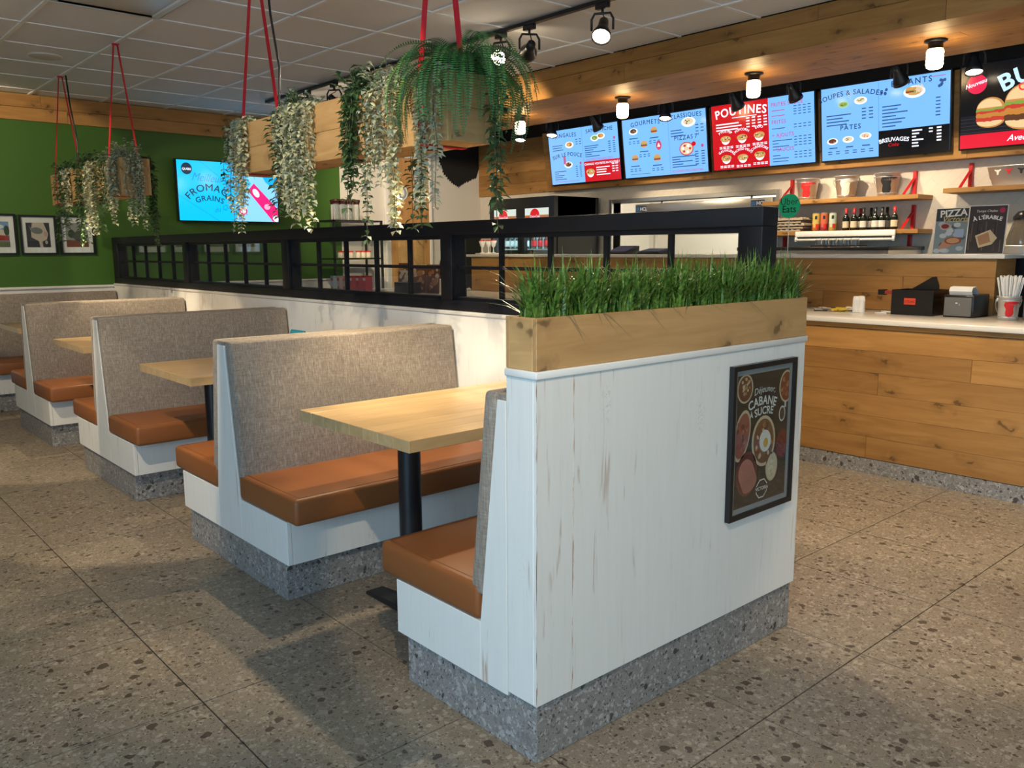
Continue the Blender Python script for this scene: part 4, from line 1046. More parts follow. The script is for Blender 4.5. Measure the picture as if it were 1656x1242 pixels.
# ------------------------------------------------------------------ lamps
JAR = plain('jar_glow', (0.9, 0.8, 0.6), 0.2, em=(1.0, 0.70, 0.34), es=18.0)
LENS = plain('lamp_lens', (0.9, 0.85, 0.7), 0.2, em=(1.0, 0.80, 0.55), es=30.0)
LENS_OFF = plain('lamp_lens_deep', (0.9, 0.85, 0.7), 0.2, em=(1.0, 0.80, 0.55), es=8.0)
def jar_lamp(y, label):
    r = thing('jar_lamp', label, 'lamp', (5.18, y, 2.5275), 'jar lamps under the soffit')
    B().lathe([(0.062, 0), (0.062, -0.008), (0.048, -0.014)], 'black_metal', n=24).build('ceiling_plate', r)
    B().lathe([(0.040, -0.014), (0.040, -0.045), (0.044, -0.047), (0.044, -0.050)], 'black_metal', n=24).build('socket', r)
    B().lathe([(0.036, -0.050), (0.045, -0.058), (0.046, -0.070), (0.045, -0.135), (0.042, -0.150), (0.030, -0.157), (0.0, -0.158)], JAR, n=24).build('glass_jar', r)
    for k in range(4):
        z = -0.068-0.02*k
        B().lathe([(0.0465, z), (0.0475, z-0.002), (0.0465, z-0.004)], JAR, n=24, cap0=False, cap1=False).build('jar_rib', r)
for y, lab in ((5.72, 'lit jar lamp under the pine soffit, closest to the green wall'), (4.525, 'lit jar lamp under the pine soffit before the burger menu screen'),
               (3.355, 'lit jar lamp under the pine soffit before the red poutine menu'), (2.165, 'lit jar lamp under the pine soffit before the black burger screen')):
    jar_lamp(y, lab)

def spot_head(P, d, label, power, angle=50, group=None, lens=None, blend=0.3, color=(1.0, 0.80, 0.55), rad=0.035, off=''):
    P = Vector(P); d = Vector(d).normalized()
    r = thing('track_spotlight', label, 'spotlight', P, group)
    h = d.cross(Vector((0, 0, 1)))
    h = h.normalized() if h.length > 0.05 else Vector((0, 1, 0))
    B().box((-0.016, -0.045, -0.03), (0.016, 0.045, -0.0005), 'black_metal').build('track_adapter', r, bevel=0.003)
    C = Vector((0, 0, -0.145))
    t = Vector((0, 0, -0.055))
    B().tube([(0, 0, -0.03), t], 0.008, 'black_metal', 10).build('stem', r)
    B().tube([C+h*0.062, C+h*0.062+Vector((0, 0, 0.06)), t+h*0.045, t, t-h*0.045, C-h*0.062+Vector((0, 0, 0.06)), C-h*0.062], 0.007, 'black_metal', 8).build('yoke', r)
    B().lathe([(0.0, -0.085), (0.026, -0.08), (0.03, -0.03), (0.036, -0.005), (0.053, 0.035), (0.056, 0.060), (0.052, 0.060), (0.048, 0.05)], 'black_metal', C, 22, axis=d, cap1=False).build('head', r)
    B().lathe([(0.0485, 0.050), (0.030, 0.056), (0.0, 0.058)], lens or LENS, C, 22, axis=d, cap0=False).build('lens'+off, r)
    B().tube([Vector((0.012, 0.01, -0.03)), Vector((0.03, 0.02, -0.06)), C-d*0.085+Vector((0, 0, 0.02)), C-d*0.08], 0.0035, 'black_plastic', 6).build('flex', r)
    if power:
        l = bpy.data.lights.new('spot_beam'+off, 'SPOT'); l.energy = power; l.color = color; l.spot_size = math.radians(angle); l.spot_blend = blend; l.shadow_soft_size = rad
        o = bpy.data.objects.new('spot_beam'+off, l); col.objects.link(o); o.parent = r
        o.matrix_basis = Matrix.Translation(C+d*0.075) @ d.to_track_quat('-Z', 'Y').to_matrix().to_4x4()
    return r
def track(name, label, x, y0, y1, z):
    o = thing(name, label, 'light track', (x, (y0+y1)/2, z)); L = (y1-y0)/2
    B().box((-0.018, -L, 0.0), (0.018, L, 0.022), 'black_metal').build('rail', o, bevel=0.002, seg=1)
    for s in (-1, 1): B().box((-0.02, s*L-0.03 if s > 0 else -L, -0.001), (0.02, s*L if s > 0 else -L+0.03, 0.0225), 'black_plastic').build('end_feed', o)
    return o
KW = 1.0
track('light_track', 'black light track on the ceiling between the planters and the soffit', 3.72, -1.0, 7.65, ZC-0.0245)
TZ = ZC-0.0245
G1 = 'spotlights on the ceiling track'
spot_head((3.72, 3.41, TZ), (-0.55, -0.35, -0.8), 'lit track spotlight aimed at the aisle beside the soffit', 80*KW, 70, G1)
spot_head((3.72, 4.02, TZ), (0.50, 0.75, -0.17), 'track spotlight turned away towards the far wall', 170*KW, 40, G1)
spot_head((3.72, 4.29, TZ), (-0.9, -0.45, -0.35), 'lit track spotlight tipped sideways beside the fern', 30*KW, 55, G1)
spot_head((3.72, 6.41, TZ), (0.95, 0.75, -0.30), 'track spotlight behind the long hanging planter', 90*KW, 55, G1)
spot_head((3.72, 6.87, TZ), (0.85, 0.7, -0.42), 'track spotlight aimed at the rack and pine door', 60*KW, 55, G1)
spot_head((3.72, 2.2, TZ), (0.45, -0.1, -0.9), 'track spotlight aimed at the lower counter front', 75*KW, 70, G1, off='_offscreen')
spot_head((3.72, 0.8, TZ), (0.1, 0.3, -0.9), 'track spotlight over the open floor by the counter', 85*KW, 75, G1, off='_offscreen')

# track over the booths, on the window side of the room
track('light_track', 'black light track on the ceiling above the aisle left of the booths', 0.30, -2.2, 8.2, ZC-0.0245)
G2 = 'spotlights above the booth aisle'
for y, tgt, pw_s, ang, lab in ((0.3, (2.1, 1.48, 0.85), 80, 50, 'aisle spotlight aimed at the framed poster wall'),
                               (2.2, (1.85, 3.2, 1.85), 85, 40, 'aisle spotlight aimed at the long hanging planter'),
                               (3.2, (1.6, 4.6, 0.5), 85, 50, 'aisle spotlight aimed at the second booth table'),
                               (5.0, (1.6, 6.4, 0.5), 90, 52, 'aisle spotlight aimed at the third booth table'),
                               (5.6, (1.9, 6.9, 1.85), 75, 40, 'aisle spotlight aimed at the far hanging planter'),
                               (7.0, (1.3, 8.74, 1.9), 85, 62, 'aisle spotlight aimed at the pictures on the green wall'),
                               (4.2, (0.7, 4.6, 0.0), 34, 60, 'aisle spotlight aimed straight down at the aisle floor')):
    P = Vector((0.30, y, TZ)); spot_head(P, Vector(tgt)-P-Vector((0, 0, -0.14)), lab, pw_s*KW, ang, G2, blend=0.15, rad=0.02, off='_offscreen')

# track inside the soffit recess over the menu screens
rt = track('light_track', 'black light track hung in the recess above the menu screens', 6.05, -1.0, 7.6, 2.675)
for yy in (0.2, 2.0, 4.0, 6.0, 7.2):
    B().tube([(0, yy-3.3, 0.022), (0, yy-3.3, 0.304)], 0.006, 'black_metal', 8).build('hanger_rod', rt)
G3 = 'spotlights in the menu recess'
for px_, lit, lab in ((842, 1, 'recess spotlight closest to the pine cladding'), (893, 1, 'lit recess spotlight at the corner of the snacks menu'), (964, 0, 'dark recess spotlight over the sandwich menu'), (1077, 1, 'lit recess spotlight over the burger list menu'),
                      (1190, 0, 'dark recess spotlight over the red poutine menu'), (1283, 0, 'dark recess spotlight over the fries menu'), (1452, 0, 'dark recess spotlight over the kids menu'), (1572, 1, 'lit recess spotlight over the black burger screen')):
    y = onx(px_, 150, 6.05).y
    dd = (-0.25, -0.15, -1) if lit else (0.62, -0.1, -0.8)
    spot_head((6.05, y, 2.675), dd, lab, (22 if lit else 42)*KW, 80, G3, lens=LENS if lit else LENS_OFF, blend=0.5)

# ------------------------------------------------------------------ plants
RP = random.Random(21)
def leaf_at(b, p, d, nrm, L, W, mat, fold=0.25):
    d = d.normalized(); s = d.cross(nrm)
    s = s.normalized() if s.length > 1e-4 else d.orthogonal().normalized()
    n2 = s.cross(d)
    m_ = p+d*L*0.5
    b.add([p, m_+s*W/2+n2*W*fold, p+d*L-n2*L*0.12, m_-s*W/2+n2*W*fold, m_], [(0, 1, 4), (1, 2, 4), (2, 3, 4), (3, 0, 4)], mat)
STYLES = {'pale': (0.034, 0.027, 0.014, ['leaf_pale', 'leaf_pale', 'leaf_silver']), 'dark': (0.042, 0.023, 0.020, ['leaf_dark', 'leaf_dark', 'leaf_mid']),
          'mid': (0.030, 0.019, 0.022, ['leaf_mid', 'leaf_dark', 'leaf_silver']), 'silver': (0.031, 0.019, 0.013, ['leaf_silver', 'leaf_pale']), 'big': (0.046, 0.024, 0.030, ['leaf_dark', 'leaf_dark', 'leaf_mid'])}
def vine(parent, start, out, zend, style):
    """one hanging stem with leaves; start on the planter rim, out = horizontal push"""
    L_, W_, step, ms = STYLES[style]
    p = Vector(start); b = B(); pts = [p.copy()]
    out = Vector(out); ph = RP.uniform(0, 6.28); amp = RP.uniform(0.004, 0.012)
    top = p+out*0.55+Vector((0, 0, RP.uniform(0.0, 0.025))); e = p+out+Vector((0, 0, -0.03))
    pts += [top, e]
    z = e.z; q = e.copy()
    while z > zend:
        z -= 0.03
        q = Vector((e.x+amp*math.sin(ph+z*22)-0.0, e.y+amp*math.cos(ph+z*17)+(e.z-z)*0.02*math.sin(ph), z)); pts.append(q)
    b.tube(pts, 0.0014, 'stem_green', 4)
    # leaves
    seglen = 0.0
    for i in range(len(pts)-1):
        a_, c_ = pts[i], pts[i+1]; d = c_-a_; n_ = max(1, int(d.length/step+RP.random()))
        for k in range(n_):
            pp = a_.lerp(c_, (k+RP.random())/n_)
            t = RP.uniform(0, 2*PI)
            for s in (0, PI):
                hd_ = Vector((math.cos(t+s), math.sin(t+s), RP.uniform(-0.75, 0.15)))
                sc__ = RP.uniform(0.7, 1.15)
                leaf_at(b, pp, hd_, Vector((RP.uniform(-0.3, 0.3), RP.uniform(-0.3, 0.3), 1)), L_*sc__, W_*sc__, RP.choice(ms))
    o = b.build('trailing_stem', parent); o.location = -parent.location
    return o
def crown(parent, c, r, h, n, style, name='crown'):
    L_, W_, step, ms = STYLES[style]; b = B(); c = Vector(c)
    for i in range(n):
        t = RP.uniform(0, 2*PI); sp = RP.uniform(0.2, 1.0)
        tip = c+Vector((math.cos(t)*r*sp, math.sin(t)*r*sp, h*RP.uniform(0.45, 1.0)*(1-0.4*sp)))
        base = c+Vector((math.cos(t)*r*0.2, math.sin(t)*r*0.2, 0)); mid = base.lerp(tip, 0.5)+Vector((0, 0, 0.015))
        b.tube([base, mid, tip], 0.0013, 'stem_green', 4)
        for k in range(9):
            pp = base.lerp(mid, k/4) if k < 4 else mid.lerp(tip, (k-4)/4)
            t2 = RP.uniform(0, 2*PI)
            leaf_at(b, pp, Vector((math.cos(t2), math.sin(t2), RP.uniform(-0.1, 0.7))), Vector((0, 0, 1)), L_*RP.uniform(0.7, 1.1), W_*RP.uniform(0.7, 1.1), RP.choice(ms))
    o = b.build(name, parent); o.location = -parent.location
    return o
def frond(b, base, az, L, e0, e1, mat, pin=0.032):
    """one arching fern leaf: elevation runs from e0 to e1 along its length"""
    n = 28; p = Vector(base); pts = [p.copy()]
    for i in range(n):
        t = (i+0.5)/n; e = e0+(e1-e0)*min(1.0, t*1.25)**0.9
        p = p+Vector((math.cos(az)*math.cos(e), math.sin(az)*math.cos(e), math.sin(e)))*(L/n); pts.append(p.copy())
    b.tube(pts, [0.0022*(1-0.7*i/n) for i in range(n+1)], 'stem_green', 4)
    side = Vector((-math.sin(az), math.cos(az), 0)); m_ = int(L/0.0092)
    for i in range(3, m_):
        t = i/m_; k = min(int(t*n), n-1); q = pts[k].lerp(pts[k+1], t*n-k); d = (pts[k+1]-pts[k]).normalized()
        w_ = pin*(0.4+0.6*math.sin(min(1.0, t*3.0)*PI/2))*(1-t**2.5)+0.004
        nn = side.cross(d)
        for s in (-1, 1):
            leaf_at(b, q, side*s+d*0.28+nn*(-0.10), nn, w_, 0.0062, mat, 0.1)
def fern(parent, c, n, L, mat='leaf_fern', seed=1, e_hi=1.25, drop=-1.55):
    rr_ = random.Random(seed)
    for i in range(n):
        b = B(); az = 2.39996*i+rr_.uniform(-0.1, 0.1); u = (i+0.5)/n
        e0 = e_hi*(1-u)+0.25*u+rr_.uniform(-0.1, 0.1)
        e1 = drop*(0.62+0.38*min(1.0, u*2))*rr_.uniform(0.88, 1.05)
        frond(b, (c[0]+0.025*math.cos(az), c[1]+0.025*math.sin(az), c[2]), az, L*rr_.uniform(0.72, 1.08), e0, e1, rr_.choice([mat, mat, 'leaf_fern_light'] if mat == 'leaf_fern' else [mat]))
        o = b.build('frond', parent); o.location = -parent.location

HX0, HX1, HZ0, HZ1 = 1.868, 2.062, 1.736, 1.980
DOWN = 30.0
def hanging_planter(label, y0, y1, straps, cable_y, downs):
    r = thing('hanging_planter', label, 'planter', (1.965, (y0+y1)/2, HZ0), 'hanging pine planters')
    L = (y1-y0)/2; w2 = (HX1-HX0)/2; t = 0.018; hh = HZ1-HZ0
    for s in (-1, 1):
        for k in range(2):
            B().box((-t/2, -L, -hh/4+0.0006), (t/2, L, hh/4-0.0006), 'planter_pine_y').build('side_board', r, (s*(w2-t/2), 0, hh*(0.25+0.5*k)), bevel=0.0012, seg=1)
        for k in range(2):
            B().box((-w2+t+0.0005, -t/2, -hh/4+0.0006), (w2-t-0.0005, t/2, hh/4-0.0006), 'planter_pine_x').build('end_board', r, (0, s*(L-t/2), hh*(0.25+0.5*k)), bevel=0.0012, seg=1)
    B().box((-w2+t, -L+t, 0.002), (w2-t, L-t, 0.02), 'planter_pine_y').build('bottom_board', r)
    B().box((-w2+t+0.001, -L+t+0.001, 0.0205), (w2-t-0.001, L-t-0.001, hh-0.03), 'soil').build('soil', r)
    for yd in downs:
        yy = yd-(y0+y1)/2
        dl = B().lathe([(0.036, 0.0019), (0.036, -0.007), (0.029, -0.007), (0.027, 0.0012)], 'black_plastic', (0, yy, 0), 20, cap1=False).build('downlight', r)
        B().lathe([(0.027, 0.0014), (0.0, 0.0014)], LENS_OFF, (0, yy, 0), 20, cap0=False).build('lens', dl)
        l = bpy.data.lights.new('planter_downlight', 'SPOT'); l.energy = DOWN; l.color = (1.0, 0.80, 0.52); l.spot_size = math.radians(92); l.spot_blend = 0.45; l.shadow_soft_size = 0.02
        o = bpy.data.objects.new('planter_downlight', l); col.objects.link(o); o.parent = r; o.location = (0, yy, -0.012)
    e = 0.0025; top = ZC-HZ0-0.003
    for ys_ in straps:
        y = ys_-(y0+y1)/2
        for s in (-1, 1):
            B().strip([(s*0.012, y, top), (s*(w2+e), y, hh+0.002), (s*(w2+e), y, -e)], (0, 1, 0), 0.030, 'red_strap').build('strap', r)
        B().strip([(-w2-e, y, -e), (w2+e, y, -e)], (0, 1, 0), 0.030, 'red_strap').build('strap', r)
        B().box((-0.02, y-0.02, top-0.004), (0.02, y+0.02, top+0.003), 'red_strap').build('ceiling_hook', r)
    yc = cable_y-(y0+y1)/2
    B().tube([(0.02, yc, top), (0.035, yc, top-0.25), (0.06, yc-0.02, top-0.5), (0.05, yc-0.01, hh+0.02), (0.04, yc, hh-0.035)], 0.006, 'black_plastic', 8).build('power_cable', r)
    return r
hanging_planter('long hanging pine planter with a big fern, on red straps beside the soffit', 2.445, 4.265, (2.60, 4.11), 4.03, (2.66, 3.23))
hanging_planter('hanging pine planter on red straps before the picture wall', 6.05, 7.85, (6.27, 7.68), 7.60, (6.80,))
ZP = HZ1-0.028
def trailing(label, c, stems, crowns, group='trailing plants in the hanging planters'):
    r = thing('trailing_plant', label, 'plant', (c[0], c[1], ZP), group)
    for (px_, pyend, style, n, sp) in stems:
        p0 = onx(px_, 200, 1.83)
        ze = onx(px_, pyend, 1.83).z
        for k in range(n):
            y = p0.y+RP.uniform(-sp, sp)
            x_ = HX0-RP.uniform(0.022, 0.055)
            vine(r, (HX0+0.03, y+RP.uniform(-0.02, 0.02), HZ1+0.004), (x_-HX0-0.03, RP.uniform(-0.01, 0.01), 0), ze+RP.uniform(0, 0.18)*(1 if k else 0), style)
    for (cy_, rad, h, n, style) in crowns:
        crown(r, (1.93, cy_, ZP), rad, h, n, style)
    return r
trailing('pale eucalyptus trailing off the end of the long planter', (1.95, 4.20), [(378, 372, 'silver', 6, 0.07), (368, 372, 'mid', 2, 0.05), (388, 330, 'pale', 3, 0.05)], [(4.18, 0.08, 0.08, 10, 'silver')])
trailing('thick pale eucalyptus trailing beside a strap of the long planter', (1.95, 3.60), [(462, 362, 'pale', 9, 0.07), (474, 330, 'pale', 4, 0.05), (497, 368, 'pale', 2, 0.02), (443, 345, 'dark', 3, 0.03)], [(3.62, 0.12, 0.17, 36, 'mid')])
trailing('dark green ivy trailing from the middle of the long planter', (1.95, 3.12), [(560, 340, 'dark', 5, 0.035), (572, 300, 'dark', 3, 0.03), (586, 392, 'mid', 3, 0.015)], [(3.10, 0.11, 0.18, 36, 'dark')])
trailing('silvery vine trailing between the ivy and the fern', (1.95, 2.92), [(612, 300, 'silver', 6, 0.035), (630, 370, 'pale', 3, 0.015)], [(2.92, 0.10, 0.16, 26, 'silver')])
trailing('sparse pale vine trailing under the fern', (1.95, 2.64), [(680, 325, 'pale', 3, 0.025), (706, 330, 'silver', 2, 0.02)], [])
# dark large-leaved vines on the counter side
r = thing('trailing_plant', 'dark large-leaved vine hanging on the counter side of the long planter', 'plant', (2.05, 2.75, ZP), 'trailing plants in the hanging planters')
for k in range(5):
    vine(r, (HX1-0.03, 3.02+RP.uniform(-0.08, 0.08), HZ1+0.004), (0.07, 0, 0), onx(648, 362, 2.13).z+RP.uniform(0, 0.15)*(k > 1), 'big')
r = thing('trailing_plant', 'dark large-leaved vine hanging from the fern end of the long planter', 'plant', (2.05, 2.45, ZP), 'trailing plants in the hanging planters')
for k in range(5):
    vine(r, (HX1-0.05+0.03*RP.random(), 2.48, HZ1+0.004), (0.02, -0.075-0.02*RP.random(), 0), ony(775, 368, 2.37).z+RP.uniform(0.02, 0.18)*(k > 0), 'big')
f = thing('boston_fern', 'large drooping green fern at the end of the long planter', 'plant', (1.965, 2.53, ZP))
fern(f, (1.985, 2.51, ZP+0.04), 80, 0.43, 'leaf_fern', 1, 1.35, -1.76)
trailing('dark and pale vine at the strap end of the far planter', (1.95, 7.6), [(92, 385, 'dark', 6, 0.12), (86, 355, 'mid', 5, 0.10), (100, 345, 'pale', 4, 0.08)], [(7.55, 0.13, 0.15, 36, 'dark')])
trailing('mixed vine trailing from the middle of the far planter', (1.95, 6.95), [(118, 395, 'dark', 6, 0.10), (136, 380, 'pale', 7, 0.12), (150, 372, 'dark', 4, 0.08)], [(6.95, 0.13, 0.18, 36, 'dark')])
trailing('pale vine trailing beside the near strap of the far planter', (1.95, 6.45), [(172, 362, 'pale', 6, 0.06), (166, 345, 'mid', 4, 0.05)], [(6.45, 0.10, 0.12, 16, 'silver')])
r = trailing('silver vine hanging over the end board of the far planter', (1.95, 6.05), [], [(6.08, 0.14, 0.17, 36, 'silver')])
for k in range(8):
    x_ = 1.88+0.17*RP.random()
    vine(r, (x_, 6.08, HZ1+0.004), (0, -0.07, 0), 1.50+RP.uniform(0, 0.2), 'silver' if k % 3 else 'pale')
for k in range(5):
    vine(r, (HX1-0.03, 6.12+0.1*RP.random(), HZ1+0.004), (0.075, -0.02, 0), 1.40+RP.uniform(0, 0.25), 'dark')
f = thing('small_fern', 'small dark spiky fern in the far hanging planter', 'plant', (1.965, 6.30, ZP))
fern(f, (1.965, 6.30, ZP+0.01), 18, 0.26, 'leaf_dark', 4, 1.2, -0.7)

# planter box with artificial grass on the partition end
gp = thing('grass_planter', 'low pine planter box on top of the partition end', 'planter', ((X0+XB)/2, (Y0+YB)/2, 1.0555))
Lx, Ly, hh, t = (XB-X0)/2, (YB-Y0)/2, 0.131, 0.014
for s in (-1, 1):
    B().box((-Lx, -t/2, 0), (Lx, t/2, hh), 'planter_pine_x').build('side_board', gp, (0, s*(Ly-t/2), 0), bevel=0.0015, seg=1)
    B().box((-t/2, -Ly+t+0.0005, 0), (t/2, Ly-t-0.0005, hh), 'planter_pine_y').build('end_board', gp, (s*(Lx-t/2), 0, 0), bevel=0.0015, seg=1)
B().box((-Lx+t, -Ly+t, 0.001), (Lx-t, Ly-t, hh-0.02), 'soil').build('soil', gp)
b = B(); RG = random.Random(9)
clumps = [(X0+0.05+(XB-X0-0.10)*i/15, (Y0+YB)/2+RG.uniform(-0.015, 0.015)) for i in range(16)]
for ci, (cx_, cy_) in enumerate(clumps):
    for k in range(135):
        x_ = cx_+RG.gauss(0, 0.024); y_ = cy_+RG.uniform(-0.032, 0.032)
        x_ = min(max(x_, X0+0.022), XB-0.022); y_ = min(max(y_, Y0+0.02), YB-0.02)
        Hh = RG.uniform(0.085, 0.175)+(0.03 if RG.random() < 0.25 else 0.0); az = RG.uniform(0, 2*PI); lean = RG.uniform(0.01, 0.07) if RG.random() < 0.6 else RG.uniform(0.06, 0.15)
        if RG.random() < 0.05: lean = 0.15; Hh *= 0.8
        w0 = RG.uniform(0.0024, 0.0050); dv = Vector((math.cos(az), math.sin(az), 0)); sd = Vector((-math.sin(az), math.cos(az), 0))
        base = Vector((x_, y_, 1.166)); vs_ = []
        for j, tt in enumerate((0, 0.35, 0.7, 1.0)):
            p = base+dv*lean*tt**2+Vector((0, 0, Hh*(tt-0.25*(lean/0.12)*tt**3)))
            ww = w0*(1, 0.95, 0.6, 0.0)[j]
            vs_ += [p-sd*ww, p+sd*ww] if j < 3 else [p]
        b.add(vs_, [(0, 1, 3, 2), (2, 3, 5, 4), (4, 5, 6)], 'artificial_grass')
gr = tag(b.build('ornamental_grass'), 'dense green artificial grass filling the pine planter box', 'grass', kind='stuff')

# ------------------------------------------------------------------ shelves and what stands on them
def bracket(parent, y, z, down=False):
    q = B()
    q.box((7.165, y-0.014, z), (7.1995, y+0.014, z+0.20), 'red_metal')
    q.build('bracket_upright', parent, bevel=0.002, seg=1)
    B().strip([(7.165, y, z+0.14), (6.98, y, z+0.004)], (0, 1, 0), 0.022, 'red_metal', 0.006).build('bracket_stay', parent)
def shelf(label, y0, y1, z, bys):
    r = thing('wall_shelf', label, 'shelf', (0, 0, 0), 'pine wall shelves on red brackets')
    B().box((6.92, y0, z-0.036), (7.199, y1, z), 'pine_y').build('board', r, bevel=0.002, seg=1)
    for y in bys: bracket(r, y, z+0.0005)
    return r
ZU, ZL, ZR = 1.775, 1.503, 1.806
shelf('pine wall shelf holding three cow-print pails', 2.945, 4.345, ZU, (3.09, 4.20))
shelf('pine wall shelf holding wine bottles and cans', 2.930, 4.345, ZL, (3.085, 4.20))
shelf('pine wall shelf holding a wide steel tub', 1.2, 2.76, ZR, (2.66, 1.5))
for y in (3.10, 4.25):
    tag(B().box((7.16, y-0.013, 1.366), (7.199, y+0.013, 1.462), 'red_metal').build('shelf_support', bevel=0.002, seg=1), 'short red metal support below the bottle shelf, %s' % ('pail end' if y < 4 else 'kitchen opening end'), 'bracket', 'red supports below the bottle shelf')
COW = [(-.42, .58), (-.1, .66), (.12, .60), (.26, .66), (.62, .62), (.74, .50), (.48, .36), (.27, .34), (.22, .0), (.27, -.3), (.18, -.55), (-.05, -.66), (-.3, -.6), (-.36, -.35), (-.33, .0), (-.5, .3)]
TUBC = [(-.25, .5), (.25, .5), (.7, .62), (.95, .5), (.55, .3), (.35, .2), (.2, -.5), (-.2, -.5), (-.35, .2), (-.55, .3), (-.95, .5), (-.7, .62)]
def scan(poly, v):
    xs = []
    for i in range(len(poly)):
        (x0, y0), (x1, y1) = poly[i], poly[(i+1) % len(poly)]
        if (y0 <= v) != (y1 <= v): xs.append(x0+(v-y0)/(y1-y0)*(x1-x0))
    xs.sort(); return (xs[0], xs[-1]) if len(xs) > 1 else None
def wrap_mark(poly, zc, size, rfun, mat, ang, rows=16):
    """a painted silhouette lying on a round pail"""
    b = B(); ys_ = [min(p[1] for p in poly)+1e-3, max(p[1] for p in poly)-1e-3]
    prev = None
    for i in range(rows+1):
        v = ys_[0]+(ys_[1]-ys_[0])*i/rows; s_ = scan(poly, v)
        if not s_: prev = None; continue
        z = zc+v*size; R = rfun(z)+0.0008; row = []
        for k in range(6):
            u = (s_[0]+(s_[1]-s_[0])*k/5)*size; a_ = ang+u/R
            row.append((R*math.cos(a_), R*math.sin(a_), z))
        if prev: b.add(prev+row, [(k, k+1, 7+k, 6+k) for k in range(5)], mat)
        prev = row
    return b
def pail(label, loc, r0, r1, h, mark, yaw=PI, poly=COW, handle=True, msize=None):
    r = thing('metal_pail', label, 'pail', loc, 'galvanised cow-print pails')
    b = B(); b.lathe([(r0*0.9, 0.0), (r0, 0.004), (r1, h), (r1+0.006, h+0.002), (r1+0.006, h-0.004), (r1+0.001, h-0.006)], 'galvanised', n=32, cap1=False)
    b.lathe([(r1-0.002, h), (r0-0.004, 0.006)], 'galvanised', n=32, cap0=False)
    b.build('pail_body', r)
    for zz in (0.82, 0.12):
        R = r0+(r1-r0)*zz
        B().lathe([(R, h*zz-0.003), (R+0.003, h*zz), (R, h*zz+0.003)], 'galvanised', n=32, cap0=False, cap1=False).build('raised_band', r)
    if mark:
        wrap_mark(poly, h*0.47, msize or h*0.60, lambda z: r0+(r1-r0)*z/h, mark, yaw).build('cow_mark', r)
    if handle:
        for s in (-1, 1):
            a_ = yaw+s*PI/2
            B().lathe([(0.012, 0), (0.012, 0.006), (0.0, 0.008)], 'galvanised', ((r1)*math.cos(a_)*0.99, (r1)*math.sin(a_)*0.99, h*0.86), 12, axis=(math.cos(a_), math.sin(a_), 0)).build('handle_ear', r)
        pts = []
        for k in range(13):
            t = PI*k/12; a_ = yaw+PI/2
            off = Vector((math.cos(a_), math.sin(a_), 0))*((r1+0.008)*math.cos(t))
            fw = Vector((-0.5, -0.86, 0)).normalized()*(-r1*0.25*math.sin(t))
            pts.append(off+Vector((0.0, 0, h*0.86-0.11*math.sin(t)))+Vector((math.cos(yaw+PI), math.sin(yaw+PI), 0))*(r1*1.02*math.sin(t)))
        B().tube(pts, 0.0022, 'galvanised', 6).build('handle', r)
    return r
MR, MWt, MBk = ink((0.62, 0.012, 0.012)), ink((0.80, 0.74, 0.62)), ink((0.012, 0.012, 0.012))
FACE = PI+0.45
pail('galvanised pail with a red cow head on the upper shelf', (7.04, onx(1306, 300, 7.04).y, ZU+0.0005), 0.070, 0.098, 0.185, MR, FACE)
pail('galvanised pail with a white cow head on the upper shelf', (7.04, onx(1369, 300, 7.04).y, ZU+0.0005), 0.070, 0.098, 0.185, MWt, FACE)
pail('galvanised pail with a black cow head on the upper shelf', (7.04, onx(1435, 295, 7.04).y, ZU+0.0005), 0.070, 0.098, 0.185, MBk, FACE)
tb = thing('steel_tub', 'wide oval steel tub with three small cow heads on the right shelf', 'tub', (7.05, 2.23, ZR+0.0005))
b = B(); n = 36
def ring(rx, ry, z): return [(rx*math.cos(2*PI*i/n), ry*math.sin(2*PI*i/n), z) for i in range(n)]
rs = [ring(0.085, 0.22, 0), ring(0.095, 0.235, 0.05), ring(0.101, 0.242, 0.055), ring(0.11, 0.265, 0.14), ring(0.115, 0.27, 0.142), ring(0.108, 0.262, 0.138), ring(0.082, 0.215, 0.006)]
vs_ = [p for q in rs for p in q]
b.add(vs_, [(k*n+i, k*n+(i+1) % n, (k+1)*n+(i+1) % n, (k+1)*n+i) for k in range(6) for i in range(n)], 'galvanised', True)
b.add(rs[0], [tuple(range(n))[::-1]], 'galvanised'); b.add(rs[6], [tuple(range(n))], 'galvanised'); b.build('tub_body', tb)
for (dy, mt) in ((0.165, MWt), (0.085, MR), (0.0, MBk)):
    q = B(); xs_ = lambda y, z: -(0.097+0.010*(z-0.055)/0.085+0.004)*math.sqrt(max(0.0, 1-(y/0.255)**2))-0.002
    q.poly([(u*0.030, v*0.036) for u, v in TUBC], mt, 0)
    q.v = [(xs_(dy-u, 0.097+v), dy-u, 0.097+v) for u, v, _ in q.v]
    q.build('cow_mark', tb)
def bottle(y, x, cap, label_c, lab, s=1.0, z=ZL):
    r = thing('wine_bottle', lab, 'bottle', (x, y, z+0.0005), 'small wine bottles on the shelf')
    B().lathe([(0.027*s, 0), (0.029*s, 0.004), (0.029*s, 0.095*s), (0.024*s, 0.112*s), (0.011*s, 0.130*s), (0.0105*s, 0.168*s)], plain('bottle_glass', (0.006, 0.010, 0.006), 0.06), n=18).build('glass', r)
    B().lathe([(0.0118*s, 0.140*s), (0.0118*s, 0.185*s), (0.0, 0.1855*s)], cap, n=14).build('capsule', r)
    q = B()
    R = 0.0294*s; rows = []
    for z_ in (0.022*s, 0.075*s): rows.append([(R*math.cos(PI+0.35+a_), R*math.sin(PI+0.35+a_), z_) for a_ in [(-1.1+2.2*k/8) for k in range(9)]])
    q.add(rows[0]+rows[1], [(k, k+1, 10+k, 9+k) for k in range(8)], label_c); q.build('paper_label', r)
CAPR, CAPK = ink((0.50, 0.02, 0.025), 0.35), ink((0.015, 0.013, 0.014), 0.35)
